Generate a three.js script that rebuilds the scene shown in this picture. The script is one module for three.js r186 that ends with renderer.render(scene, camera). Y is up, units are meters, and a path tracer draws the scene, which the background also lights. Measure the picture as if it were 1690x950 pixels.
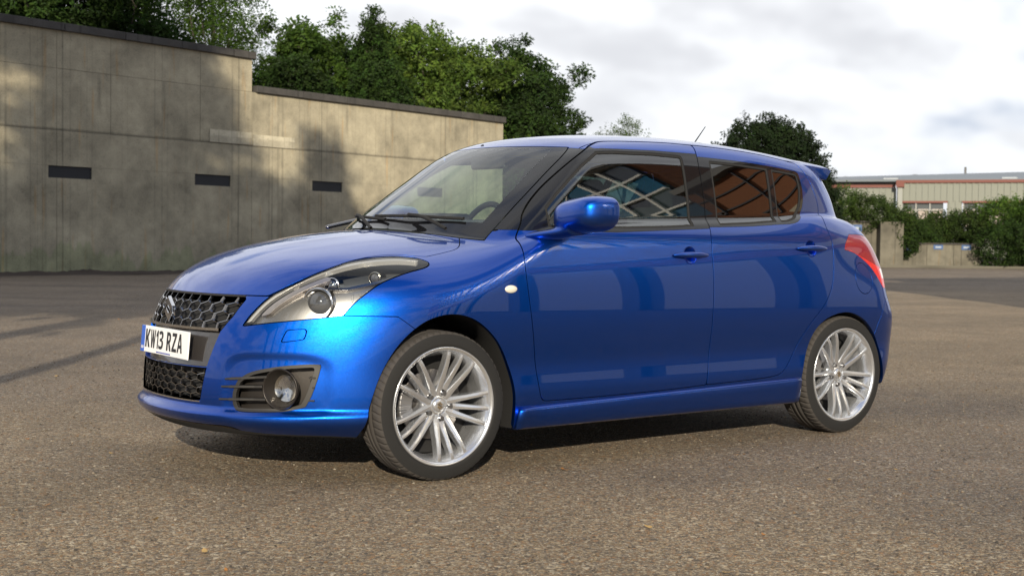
import * as THREE from 'three';
import { mergeGeometries, mergeVertices } from 'three/addons/utils/BufferGeometryUtils.js';
import { RoundedBoxGeometry } from 'three/addons/geometries/RoundedBoxGeometry.js';
import { TextGeometry } from 'three/addons/geometries/TextGeometry.js';
import { FontLoader } from 'three/addons/loaders/FontLoader.js';
import { createNoise3D } from 'simplex-noise';

// ---------- camera, sun, sky, exposure ----------
const scene = new THREE.Scene();
const camera = new THREE.PerspectiveCamera(25.666, 1024 / 575, .1, 600);
camera.position.set(-2.7288, .948, 5.0028);
camera.focus = 5.3; camera.userData.fStop = 6.3;
camera.rotation.set(-.0357, -.6316, .0117, 'YXZ');
const renderer = new THREE.WebGLRenderer({ antialias: true });
renderer.setSize(1024, 575); renderer.toneMapping = THREE.LinearToneMapping; renderer.toneMappingExposure = 1.24;
renderer.shadowMap.enabled = true; renderer.shadowMap.type = THREE.PCFSoftShadowMap;

const SUN = new THREE.Vector3(-.524, .335, .777).normalize();       // low, behind the photographer
const sun = new THREE.DirectionalLight(new THREE.Color(1, .885, .69), 5);
sun.name = 'sun'; sun.position.copy(SUN).multiplyScalar(120); sun.target.position.set(8, 0, -12); sun.position.add(sun.target.position);
sun.castShadow = true; sun.shadow.mapSize.set(4096, 4096); sun.shadow.radius = .8;
Object.assign(sun.shadow.camera, { left: -60, right: 60, top: 60, bottom: -60, near: 1, far: 300 });
scene.add(sun, sun.target);

let seed = 7;
const rnd = () => { seed = (seed + 0x6d2b79f5) | 0; let t = Math.imul(seed ^ (seed >>> 15), 1 | seed); t = (t + Math.imul(t ^ (t >>> 7), 61 | t)) ^ t; return ((t ^ (t >>> 14)) >>> 0) / 4294967296; };
const rr = (a, b) => a + (b - a) * rnd();
const noise3 = createNoise3D(rnd);
const fbm = (x, y, z, o = 5, g = .5) => { let s = 0, a = 1, n = 0; for (let i = 0; i < o; i++) { s += a * noise3(x, y, z); n += a; a *= g; x *= 2.03; y *= 2.03; z *= 2.03; } return s / n; };
const lerp = (a, b, t) => a + (b - a) * t, clamp = (x, a = 0, b = 1) => Math.min(b, Math.max(a, x)), ss = (a, b, x) => { const t = clamp((x - a) / (b - a)); return t * t * (3 - 2 * t); };

{                                                                   // sky: broken white cloud over pale blue, thicker away from the sun
  const W = 1536, H = 768, data = new Float32Array(W * H * 4);
  for (let j = 0; j < H; j++) for (let i = 0; i < W; i++) {
    const th = (j + .5) / H * Math.PI - Math.PI / 2, ph = ((i + .5) / W - .5) * 2 * Math.PI;
    const y = Math.sin(th), x = Math.cos(th) * Math.cos(ph), z = Math.cos(th) * Math.sin(ph), e = Math.max(y, 0), k = 1 / (e + .22);
    const toSun = x * SUN.x + z * SUN.z;
    const q = fbm(x * k * .9 + 3.1, e * 1.2, z * k * 1.3 + 1.7, 6, .52), d = fbm(x * k * 2.1 + 9, 4 + e, z * k * 2.9, 5, .55);
    const cover = ss(-.28, .22, q + .50 - .55 * ss(-.25, .8, toSun) - .75 * ss(.80, 1.0, e)), thick = ss(-.3, .6, q * .6 + d * .75);
    const blue = [lerp(.42, .075, e ** .5), lerp(.52, .18, e ** .5), lerp(.66, .46, e ** .5)];
    const white = lerp(1.12, .76, thick ** .8) * lerp(1, .82, ss(-.2, .9, toSun)), cl = [white * .965, white * .985, white * (1.01 + .03 * thick)];
    const haze = ss(.22, -.02, e) * .55, o = 4 * (j * W + i);
    for (let a = 0; a < 3; a++) { const v = lerp(blue[a], cl[a], cover); data[o + a] = y < -.02 ? [.12, .11, .10][a] : .86 * lerp(v, [.76, .79, .83][a], haze); }
    data[o + 3] = 1;
  }
  const sky = new THREE.DataTexture(data, W, H, THREE.RGBAFormat, THREE.FloatType);
  sky.mapping = THREE.EquirectangularReflectionMapping; sky.magFilter = sky.minFilter = THREE.LinearFilter; sky.wrapS = THREE.RepeatWrapping; sky.needsUpdate = true;
  scene.background = sky; scene.environment = sky;
}

// ---------- helpers ----------
const taken = {};
function numbered(name) { const n = (taken[name] = (taken[name] ?? -1) + 1); return n ? name + '_' + String(n).padStart(3, '0') : name; }
function tag(o, label, category, group, kind) { if (label) o.userData.label = label; if (category) o.userData.category = category; if (group) o.userData.group = group; if (kind) o.userData.kind = kind; return o; }
function thing(name, label, category, [x, y, z] = [0, 0, 0], turn = 0, group) { const o = new THREE.Group(); o.name = numbered(name); o.position.set(x, y, z); o.rotation.y = turn; scene.add(o); return tag(o, label, category, group); }
function part(name, geometry, material, parent = scene, label) { const m = new THREE.Mesh(geometry, material); m.name = parent === scene ? numbered(name) : name; m.castShadow = m.receiveShadow = true; parent.add(m); if (label) m.userData.label = label; return m; }
const moved = (g, x, y, z, rx = 0, ry = 0, rz = 0) => { if (rx || ry || rz) g.applyMatrix4(new THREE.Matrix4().makeRotationFromEuler(new THREE.Euler(rx, ry, rz))); return g.translate(x, y, z); };
const merged = (...gs) => mergeGeometries(gs.flat().map((g) => (g.index ? g.toNonIndexed() : g)).map((g) => { for (const k of Object.keys(g.attributes)) if (!['position', 'normal', 'uv'].includes(k)) g.deleteAttribute(k); return g; }), false);
const box = (w, h, d, x = 0, y = 0, z = 0, r = 0) => (r ? new RoundedBoxGeometry(w, h, d, 2, r) : new THREE.BoxGeometry(w, h, d)).translate(x, y, z);
const lin = (r, g, b) => new THREE.Color().setRGB(r, g, b);
const std = (r, g, b, roughness = .8, metalness = 0, more = {}) => new THREE.MeshStandardMaterial({ color: lin(r, g, b), roughness, metalness, ...more });
function texture(w, h, f, colour = true, repeat = 1) {              // f(x, y) -> [r, g, b], linear 0..1
  const d = new Uint8Array(w * h * 4), enc = (v) => (colour ? (v <= .0031308 ? v * 12.92 : 1.055 * v ** (1 / 2.4) - .055) : v) * 255;
  for (let j = 0, o = 0; j < h; j++) for (let i = 0; i < w; i++, o += 4) { const c = f(i, j); for (let a = 0; a < 3; a++) d[o + a] = clamp(enc(c[a]), 0, 255); d[o + 3] = 255; }
  const t = new THREE.DataTexture(d, w, h, THREE.RGBAFormat); t.wrapS = t.wrapT = THREE.RepeatWrapping; t.magFilter = THREE.LinearFilter; t.minFilter = THREE.LinearMipmapLinearFilter; t.generateMipmaps = true;
  if (colour) t.colorSpace = THREE.SRGBColorSpace; t.repeat.set(repeat, repeat); t.needsUpdate = true; return t;
}
// ---------- ground ----------
const GS = 2048, GM = 3;                                            // texels and metres of one repeat of the gravel
{
  const layers = [[5, .8], [8, 1], [14, 1.5]].map(([cell, hgt]) => { const n = Math.round(GS / cell), p = []; for (let i = 0; i < n * n; i++) p.push([rnd(), rnd(), rnd(), rnd()]); return { n, cell: GS / n, p, hgt }; });
  const col = new Uint8Array(GS * GS * 4), hgt = new Uint8Array(GS * GS * 4), N = 512, grain = new Float32Array(N * N); for (let i = 0; i < N * N; i++) grain[i] = rnd();
  const enc = (v) => 255 * (v <= .0031308 ? v * 12.92 : 1.055 * v ** (1 / 2.4) - .055);
  const tones = [[0.142, 0.108, 0.07], [0.185, 0.145, 0.097], [0.102, 0.077, 0.052], [0.222, 0.184, 0.132], [0.062, 0.051, 0.04], [0.167, 0.104, 0.057], [0.26, 0.228, 0.18], [0.124, 0.104, 0.084]];
  for (let y = 0, o = 0; y < GS; y++) for (let x = 0; x < GS; x++, o += 4) {
    let best = -1, bc = null, bh = 0;
    for (const L of layers) {
      const ci = Math.floor(x / L.cell), cj = Math.floor(y / L.cell); let d1 = 9, d2 = 9, id = 0;
      for (let v = -1; v <= 1; v++) for (let u = -1; u <= 1; u++) {
        const k = ((cj + v + L.n) % L.n) * L.n + ((ci + u + L.n) % L.n), p = L.p[k], dx = (ci + u + p[0] - x / L.cell), dy = (cj + v + p[1] - y / L.cell) * (.8 + .5 * p[3]), d = Math.sqrt(dx * dx + dy * dy);
        if (d < d1) { d2 = d1; d1 = d; id = k; } else if (d < d2) d2 = d;
      }
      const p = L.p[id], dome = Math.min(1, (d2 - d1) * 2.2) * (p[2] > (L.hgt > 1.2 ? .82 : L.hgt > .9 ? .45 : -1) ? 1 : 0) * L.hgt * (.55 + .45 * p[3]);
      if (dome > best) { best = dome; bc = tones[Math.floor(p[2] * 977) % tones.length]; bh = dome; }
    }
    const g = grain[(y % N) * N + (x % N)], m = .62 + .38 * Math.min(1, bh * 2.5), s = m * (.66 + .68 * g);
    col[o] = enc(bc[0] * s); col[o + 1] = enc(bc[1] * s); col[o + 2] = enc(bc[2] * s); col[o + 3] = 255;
    hgt[o] = hgt[o + 1] = hgt[o + 2] = Math.min(255, 40 + bh * 120 + g * 25); hgt[o + 3] = 255;
  }
  const tex = (d, srgb) => { const t = new THREE.DataTexture(d, GS, GS, THREE.RGBAFormat); t.wrapS = t.wrapT = THREE.RepeatWrapping; t.magFilter = THREE.LinearFilter; t.minFilter = THREE.LinearMipmapLinearFilter; t.generateMipmaps = true; if (srgb) t.colorSpace = THREE.SRGBColorSpace; t.needsUpdate = true; return t; };
  const xs = []; for (let v = -260; v < -12; v += 8) xs.push(v); for (let v = -12; v < 30; v += .2) xs.push(v); for (let v = 30; v < 70; v += 1.5) xs.push(v); for (let v = 70; v <= 300; v += 10) xs.push(v);
  const zs = []; for (let v = -260; v < -60; v += 10) zs.push(v); for (let v = -60; v < -32; v += 1.5) zs.push(v); for (let v = -32; v < 8; v += .2) zs.push(v); for (let v = 8; v <= 160; v += 4) zs.push(v);
  const nx = xs.length, nz = zs.length, pos = [], uv = [], colr = [], idx = [];
  for (const z of zs) for (const x of xs) {
    const near = ss(3.4, 6, Math.hypot(x - 1.2, z)), yy = -.035 * near * Math.abs(fbm(x * .07, 0, z * .07, 3)) - .012 * near * (1 + noise3(x * .5, 3, z * .5)) * .5;
    pos.push(x, Math.min(0, yy), z); uv.push(x / GM, z / GM);
    const a = .807 * x + .59 * z, b = .59 * x - .807 * z, w = fbm(a * .12 + 5, 2, b * .45, 5, .6), v = fbm(x * 1.1, 7, z * 1.1, 4, .6), r = ss(.0, .5, fbm(a * .10, 20, b * .5, 5, .6)), k = 1.06 + .34 * w + .26 * v;
    const ca = .807 * (x + 2.73) + .59 * (z - 5), cd = .59 * (x + 2.73) - .807 * (z - 5), edge = 1.6 * fbm(x * .35, 31, z * .35, 4), loose = Math.max(ss(1.3, -.9, cd - 5.0 + .55 * ca + edge), ss(-.8, 1.4, cd - 8.6 + .9 * edge) * ss(1.2, 2.6, ca + .4 * edge) * ss(34, 24, cd));   // looser tan gravel in front and beyond the tail
    colr.push(k * lerp(1, .80, r * (1 - .7 * loose)) * lerp(.92, 1.20, loose), k * lerp(1, .81, r * (1 - .7 * loose)) * lerp(.90, 1.14, loose), k * lerp(1, .85, r * (1 - .7 * loose)) * lerp(.90, 1.02, loose));
  }
  for (let j = 0; j < nz - 1; j++) for (let i = 0; i < nx - 1; i++) { const a = j * nx + i; idx.push(a, a + nx, a + 1, a + 1, a + nx, a + nx + 1); }
  const g = new THREE.BufferGeometry(); g.setAttribute('position', new THREE.Float32BufferAttribute(pos, 3)); g.setAttribute('uv', new THREE.Float32BufferAttribute(uv, 2)); g.setAttribute('color', new THREE.Float32BufferAttribute(colr, 3)); g.setIndex(idx); g.computeVertexNormals();
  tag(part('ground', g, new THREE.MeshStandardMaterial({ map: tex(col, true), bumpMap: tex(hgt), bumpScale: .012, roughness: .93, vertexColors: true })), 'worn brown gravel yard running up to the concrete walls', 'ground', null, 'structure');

  // loose chippings on the near ground, one mass nobody could count
  const stone = new THREE.IcosahedronGeometry(1, 0), sp = stone.attributes.position, count = 26000;
  for (let i = 0; i < sp.count; i++) { const q = .8 + .35 * Math.abs(Math.sin(7 * sp.getX(i) + 3 * sp.getY(i) + 5 * sp.getZ(i))); sp.setXYZ(i, sp.getX(i) * q, sp.getY(i) * q * .62, sp.getZ(i) * q * .85); }
  stone.computeVertexNormals();
  const inst = new THREE.InstancedMesh(stone, std(1, 1, 1, .9), count), M = new THREE.Matrix4(), Q = new THREE.Quaternion(), c = new THREE.Color(), fw = [.59, -.807], rt = [.807, .59];
  for (let i = 0; i < count; i++) {
    const d = 1.7 + 9 * rnd() ** 1.7, l = rr(-.47, .47) * d, x = -2.73 + fw[0] * d + rt[0] * l, z = 5 + fw[1] * d + rt[1] * l, s = .0022 + .0052 * rnd() ** 3.5;
    Q.setFromEuler(new THREE.Euler(rr(-.4, .4), rr(0, 6.3), rr(-.4, .4))); M.compose(new THREE.Vector3(x, s * .25, z), Q, new THREE.Vector3(s, s, s)); inst.setMatrixAt(i, M);
    const t = tones[Math.floor(rnd() * tones.length)], b = rr(.6, 1.0); inst.setColorAt(i, c.setRGB(t[0] * b, t[1] * b, t[2] * b));
  }
  inst.name = 'loose_gravel'; inst.castShadow = inst.receiveShadow = true; scene.add(inst); tag(inst, 'loose brown and pale chippings scattered over the near ground', 'gravel', null, 'stuff');
}

{                                                                   // a few fallen leaves and bark flakes lying about
  const leaf = new THREE.CircleGeometry(1, 7).scale(1, .55, 1).rotateX(-Math.PI / 2), lp = leaf.attributes.position; for (let i = 0; i < lp.count; i++) lp.setY(i, .25 * lp.getX(i) ** 2 + .1 * lp.getZ(i)); leaf.computeVertexNormals();
  const N = 240, inst = new THREE.InstancedMesh(leaf, std(1, 1, 1, .9, 0, { side: THREE.DoubleSide }), N), M = new THREE.Matrix4(), Q = new THREE.Quaternion(), c = new THREE.Color();
  for (let i = 0; i < N; i++) { const d = 2.2 + 16 * rnd() ** 1.6, l = rr(-.48, .48) * d, s = rr(.007, .017); Q.setFromEuler(new THREE.Euler(rr(-.3, .3), rr(0, 6.3), rr(-.3, .3))); M.compose(new THREE.Vector3(-2.73 + .59 * d + .807 * l, s * .35, 5 - .807 * d + .59 * l), Q, new THREE.Vector3(s, s, s)); inst.setMatrixAt(i, M); const t = [[.30, .13, .03], [.16, .10, .05], [.34, .22, .08], [.10, .07, .045]][Math.floor(rnd() * 4)]; inst.setColorAt(i, c.setRGB(...t)); }
  inst.name = 'fallen_leaves'; inst.castShadow = inst.receiveShadow = true; scene.add(inst); tag(inst, 'small dry leaves scattered on the gravel yard', 'leaves', null, 'stuff');
}

// ---------- the concrete wall behind the car ----------
const concrete = (tint, sd, size = 9) => {                          // stains run down, fine grain, pour blotches; one repeat is `size` metres
  const W = size > 5 ? 1024 : 512, run = [], f = (x, y) => fbm(x, y, sd, 4, .55);
  for (let i = 0; i < W; i++) run.push(ss(.15, .75, fbm(i * .035, sd * 3, 0, 4, .6)));
  const drip = []; for (let i = 0; i < W; i++) drip.push([ss(.12, .75, fbm(i * .022, sd * 5, 4, 4)), 1.1 + 1.3 * fbm(i * .012, sd, 8, 3)]);
  const t = texture(W, W, (i, j) => {
    const x = i / W * size, y = j / W * size, b = f(x * .55, y * .55), s = run[i] * (.4 + .6 * ss(-.5, .6, fbm(x * 5, y * .35, sd + 9, 3))), g = noise3(x * 26, y * 26, sd) * .5 + noise3(x * 60, y * 60, sd + 1) * .5, rust = ss(.42, .75, fbm(x * 3.5, y * .25, sd + 30, 3)) * .55, pit = noise3(x * 14, y * 14, sd + 5) > .78 ? .72 : 1;
    const k = (1 + .42 * b + .20 * g + .18 * f(x * 2.3 + 7, y * 2.3)) * (1 - .58 * s) * pit;
    // water marks hang from the coping, a green tide mark of algae sits at the foot, soot lies along the pour line
    const hang = size > 5 && y < 5.4 ? drip[i][0] * .50 * (.65 + .6 * f(x * 6, y * .8)) * ss(.0, .35, y - 5.4 + Math.max(.15, drip[i][1]) * (1 + .7 * f(x * 3, 5))) : 0, alga = size > 5 && y < .55 + .75 * f(x * 1.3, 3) + .12 * g ? .45 : 0, pour = size > 5 && Math.abs(y - 3.79 + .03 * b) < .035 + .03 * g ? .35 : 0;
    const q = k * (1 - hang) * (1 - pour);
    return [tint[0] * q * (1 + .1 * rust) * (1 - .42 * alga), tint[1] * q * (1 - .16 * rust) * (1 - .22 * alga), tint[2] * q * (1 - .42 * rust) * (1 - .5 * alga)];
  });
  t.repeat.set(1 / size, 1 / size);
  return new THREE.MeshStandardMaterial({ map: t, roughness: .95, bumpMap: t, bumpScale: .014 });
};
const CONC = [concrete([.325, .29, .208], 3.3), concrete([.32, .275, .186], 17.1)], LOWC = [concrete([.135, .125, .098], 71, 4), concrete([.125, .115, .09], 83, 4)], COPE = concrete([.060, .056, .052], 41, 4), REPAIR = concrete([.44, .40, .30], 55, 4);
const darkSlot = std(.022, .023, .026, .85);
const boxUV = (g, ox, oy, oz = 0) => { const p = g.attributes.position, n = g.attributes.normal, u = g.attributes.uv; for (let i = 0; i < p.count; i++) { const ax = Math.abs(n.getX(i)) > .7; u.setXY(i, (ax ? p.getZ(i) : p.getX(i)) + ox, (Math.abs(n.getY(i)) > .7 ? p.getZ(i) : p.getY(i)) + oy); } return g; };
{
  const wall = thing('concrete_wall', 'tall stained concrete wall with two coping heights behind the car', 'wall', [5.746, 0, -28.703], Math.atan2(.23445, .97213));
  const T = .5, J = .010;
  const slots = [-3.25, 1.32, 5.91, 10.35, 15.1].map((s) => [s, s + 1.27]);
  const lifts = [[0, 2.52], [2.52, 2.84], [2.84, 3.78], [3.78, 5.40], [5.40, 6.39]];
  part('wall_core', box(33.6, 5.38, T - .1, 2.8, 2.69, -.06 - T / 2), CONC[1], wall);
  part('wall_core', box(22.0, 1.0, T - .1, -3.05, 5.90, -.06 - T / 2), CONC[1], wall);
  const bays = [-14, -10.4, -7.1, -3.4, 1.56, 3.16, 6.09, 7.96, 10.63, 13.1, 15.9, 19.6], mid = [-14, -7.1, 1.56, 7.96, 10.63, 15.9, 19.6];
  lifts.forEach(([y0, y1], k) => {
    const xs = k === 4 ? bays.filter((b) => b < 8) : k >= 3 ? bays : k === 1 ? null : mid;
    const cells = [];
    if (xs) for (let i = 0; i < xs.length - 1; i++) cells.push([xs[i], xs[i + 1]]);
    else { let x = -14; for (const [a, b] of [...slots, [19.6, 19.6]]) { if (a > x) cells.push([x, a]); x = b; } }     // the course that the slots interrupt
    cells.forEach(([x0, x1], i) => {
      const jy = k === 1 || k === 0 ? 0 : J / 2, jt = k === 2 || k === 3 ? J / 2 : k === 4 ? 0 : 0, jx = k === 1 ? 0 : J / 2 * (i ? 1 : 0), d = k === 1 || k === 0 ? 0 : rr(0, .005);
      const g = box(x1 - x0 - (k === 1 ? 0 : J), y1 - y0 - jt - (k === 3 || k === 4 ? jy : 0), .06 + d, (x0 + x1) / 2, (y0 + y1) / 2, -.03 + d / 2);
      part('concrete_panel', boxUV(g, 0, 0), CONC[0], wall);
    });
  });
  for (const [a, b] of slots) part('wall_slot', box(b - a, .315, .02, (a + b) / 2, 2.68, -.045), darkSlot, wall);
  for (let i = 0, x = -14; x < 8; i++) { const w = Math.min(i ? 1.83 : 1.1, 8.06 - x); part('coping_stone', boxUV(box(w - .012, .2 + rr(0, .015), T + .16, x + w / 2, 6.49, -T / 2 + .02, .012), rr(0, 4), 0), COPE, wall); x += w; if (8.06 - x < .1) break; }
  for (let x = 8.07; x < 19.6;) { const w = Math.min(1.83, 19.66 - x); part('coping_stone', boxUV(box(w - .012, .2 + rr(0, .015), T + .16, x + w / 2, 5.50, -T / 2 + .02, .012), rr(0, 4), 0), COPE, wall); x += w; if (19.66 - x < .1) break; }
  part('repair_strip', boxUV(box(1.53, .37, .018, 7.18, 3.99, .016), 0, 0), REPAIR, wall); part('repair_strip', boxUV(box(1.62, .34, .018, 8.80, 3.96, .016), 2, 0), REPAIR, wall);
}
{                                                                   // soil and leaf litter along the foot of the wall
  const g = new THREE.PlaneGeometry(30, 1.3, 240, 10).rotateX(-Math.PI / 2), p = g.attributes.position;
  for (let i = 0; i < p.count; i++) { const x = p.getX(i), z = p.getZ(i), e = ss(.65, -.3, z); p.setY(i, -.01 + e * (.05 + .12 * Math.max(0, fbm(x * .5, 1, z * .4, 4)) + .03 * noise3(x * 5, 0, z * 5))); }
  g.computeVertexNormals();
  const m = part('leaf_litter', g, std(.045, .03, .022, .95)); m.position.set(5.746 + 3 + .14, 0, -28.703 - .72 + .62); m.rotation.y = Math.atan2(.23445, .97213); tag(m, 'dark soil and leaf litter heaped along the foot of the wall', 'soil', null, 'stuff');
}

// ---------- trees ----------
const bark = std(.06, .05, .04, .95);
function leafClump(n, size, spread, sd) {                           // a sprig of n little bent leaves
  seed = sd; const gs = [];
  for (let i = 0; i < n; i++) {
    const g = new THREE.BufferGeometry(), w = size * rr(.4, .55), l = size * rr(.8, 1.25);
    g.setAttribute('position', new THREE.Float32BufferAttribute([0, 0, 0, w / 2, .03 * l, l * .45, 0, -.02, l, -w / 2, .03 * l, l * .45], 3)); g.setIndex([0, 1, 2, 0, 2, 3]); g.computeVertexNormals();
    g.setAttribute('uv', new THREE.Float32BufferAttribute([0, 0, 1, 0, 1, 1, 0, 1], 2));
    moved(g, rr(-1, 1) * spread, rr(-1, 1) * spread * .8, rr(-1, 1) * spread, rr(-.9, .9), rr(0, 6.3), rr(-.5, .5)); gs.push(g);
  }
  return merged(gs);
}
const CLUMPS = { broad: leafClump(12, .15, .17, 11), fine: leafClump(12, .10, .15, 12), needle: leafClump(16, .12, .13, 13), bush: leafClump(10, .11, .13, 14) };
const leafMat = (r, g, b) => new THREE.MeshPhysicalMaterial({ color: lin(r, g, b), roughness: 1, specularIntensity: .25, transmission: .35, thickness: 0, side: THREE.DoubleSide });
const LEAF = { dark: leafMat(.026, .056, .009), mid: leafMat(.048, .095, .012), light: leafMat(.072, .122, .018), grey: leafMat(.060, .100, .022), conifer: leafMat(.012, .026, .007), ivy: leafMat(.036, .066, .011) };
function crownOf(parent, lobes, clump, material, count, sd, hollow = .55, big = 1) {
  seed = sd; const m = new THREE.InstancedMesh(CLUMPS[clump], material, count), M = new THREE.Matrix4(), Q = new THREE.Quaternion(), c = new THREE.Color(), tot = lobes.reduce((s, l) => s + l[3] * l[3], 0);
  let i = 0;
  for (const [x, y, z, r, sy = .85] of lobes) {
    const n = Math.round(count * r * r / tot), tone = rr(.75, 1.25);
    for (let k = 0; k < n && i < count; k++) {
      const u = rr(-1, 1), a = rr(0, 6.2832), q = Math.sqrt(1 - u * u), d0 = [q * Math.cos(a), u, q * Math.sin(a)];
      const bumpy = 1 + .70 * fbm(d0[0] * 1.6 + x, d0[1] * 1.6 + y, d0[2] * 1.6 + z, 3), rad = r * bumpy * (hollow + (1 - hollow) * Math.cbrt(rnd()) * 1.05);
      if (noise3((x + d0[0] * rad) * 1.3, (y + d0[1] * rad) * 1.3, (z + d0[2] * rad) * 1.3) < -.42 / Math.sqrt(big)) continue;             // gaps
      Q.setFromEuler(new THREE.Euler(rr(-.8, .8), rr(0, 6.3), rr(-.8, .8))); const s = rr(.7, 1.35) * big;
      M.compose(new THREE.Vector3(x + d0[0] * rad, y + d0[1] * rad * sy, z + d0[2] * rad), Q, new THREE.Vector3(s, s, s)); m.setMatrixAt(i, M); const b = tone * rr(.7, 1.3); m.setColorAt(i, c.setRGB(b * rr(.9, 1.15), b, b * rr(.8, 1.1))); i++;
    }
  }
  m.count = i; m.name = 'crown'; m.userData.kind = 'stuff'; m.castShadow = m.receiveShadow = true; parent.add(m); return m;
}
function limb(a, b, r0, r1) {
  const A = new THREE.Vector3(...a), B = new THREE.Vector3(...b), d = B.clone().sub(A), g = new THREE.CylinderGeometry(r1, r0, d.length(), 7, 4).translate(0, d.length() / 2, 0), p = g.attributes.position;
  for (let i = 0; i < p.count; i++) { const y = p.getY(i); p.setX(i, p.getX(i) + .06 * Math.sin(y * 1.7 + a[0]) * Math.min(1, y)); }
  g.applyQuaternion(new THREE.Quaternion().setFromUnitVectors(new THREE.Vector3(0, 1, 0), d.normalize())); return g.translate(...a);
}
function tree(name, label, [x, z], H, R, leaf, clump, count, sd, { low = .3, narrow = false, lobesN = 16, group, sparse = .55, big = 1, category = 'tree' } = {}) {
  seed = sd; const t = thing(name, label, category, [x, 0, z], 0, group), lobes = [], limbs = [limb([0, 0, 0], [rr(-.2, .2), H * .55, rr(-.2, .2)], .05 * R + .06, .03 * R + .02)];
  for (let i = 0; i < lobesN; i++) {
    const f = (i + .5) / lobesN, y = H * lerp(low, .93, f), w = narrow ? R * (1.02 - f) + .15 : R * Math.sqrt(Math.max(.05, 1 - (2 * Math.abs(f - .42) / 1.25) ** 2)), a = i * 2.399 + rr(-.5, .5), d = w * rr(.25, .72) * (narrow ? .5 : 1), r = narrow ? Math.max(.35, w * rr(.55, .75)) : R * rr(.30, .46);
    const p = [Math.cos(a) * d, y, Math.sin(a) * d]; lobes.push([...p, r, narrow ? 1.25 : .85]);
    limbs.push(limb([0, y * rr(.45, .75), 0], p, .02 * R + .01, .012));
    if (!narrow) for (let k = 0; k < 3; k++) { const q = [p[0] + rr(-1.3, 1.3) * r, p[1] + rr(-.1, 1.25) * r, p[2] + rr(-1.3, 1.3) * r]; lobes.push([...q, r * rr(.22, .48)]); limbs.push(limb(p, q, .012, .006)); }
  }
  part('trunk', merged(limbs), bark, t); crownOf(t, lobes, clump, LEAF[leaf], count, sd + 1, sparse, big); return t;
}
const BW = 'trees growing behind the concrete wall';
tree('leafy_tree', 'dark dense tree over the left end of the wall, cut by the photo top', [9.0, -36.6], 11.6, 3.3, 'dark', 'broad', 5200, 101, { group: BW, low: .5 });
tree('leafy_tree', 'dark leafy tree at the top left, right of the tree cut by the photo top', [11.6, -37.0], 10.6, 2.5, 'dark', 'broad', 4600, 111, { group: BW, low: .45 });
tree('leafy_tree', 'airy tree with sky showing between its leaves, above the step in the wall', [15.2, -37.6], 11.0, 3.0, 'mid', 'fine', 5200, 102, { group: BW, low: .42, sparse: .35, lobesN: 20 });
tree('leafy_tree', 'light green tree just right of the coping step, left of the pointed dark tree', [18.6, -37.2], 8.9, 2.3, 'mid', 'broad', 3600, 103, { group: BW, low: .4, sparse: .4 });
tree('pointed_tree', 'tallest narrow dark tree rising to a point above the middle of the lower wall', [20.3, -35.3], 9.9, 2.7, 'dark', 'needle', 8600, 104, { group: BW, narrow: true, low: .25, lobesN: 22 });
tree('leafy_tree', 'broad yellow green tree in the middle of the row behind the wall', [24.2, -36.9], 9.2, 3.2, 'light', 'broad', 7600, 105, { group: BW, low: .3 });
tree('leafy_tree', 'dark rounded tree at the right end of the row behind the wall', [28.9, -37.4], 8.8, 2.9, 'dark', 'broad', 7400, 106, { group: BW, low: .22 });
tree('leafy_tree', 'low dark bushy tree filling the gap below the yellow green tree', [27.2, -36.6], 6.6, 2.3, 'dark', 'broad', 4200, 107, { group: BW, low: .2 });
tree('leafy_tree', 'low dark tree closing the gap left of the pointed tree, just above the wall', [17.0, -35.2], 7.4, 2.0, 'dark', 'broad', 3600, 109, { group: BW, low: .3 });
tree('leafy_tree', 'dark tree tucked behind the pointed tree and the yellow green one', [22.6, -39.4], 8.8, 2.4, 'dark', 'broad', 4200, 110, { group: BW, low: .3 });
tree('sparse_tree', 'small sparse treetop just above the car roof, right of the dark tree row', [43.2, -47.4], 7.8, 2.0, 'grey', 'fine', 1100, 108, { low: .55, sparse: .3, lobesN: 9 });
{
  seed = 310; const t = thing('conifer_hedge', 'dark clipped conifer clump rising behind the rear of the car roof', 'conifer', [36.2, 0, -29.7]);
  part('trunk', limb([0, 0, 0], [0, 5, 0], .22, .06), bark, t);
  crownOf(t, [[-1.55, 4.5, 1.1], [-.75, 4.85, 1.0], [.0, 4.95, .9], [.6, 4.25, .85], [1.1, 3.5, .8], [1.4, 2.7, .75], [-1.7, 3.7, 1.1], [-.2, 3.6, 1.6], [.4, 2.2, 1.6], [-1.2, 1.8, 1.4]].map(([a, y, r]) => [a * .807, y, a * .59, r, 1.1]), 'needle', LEAF.conifer, 9000, 311, .7);
}
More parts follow.
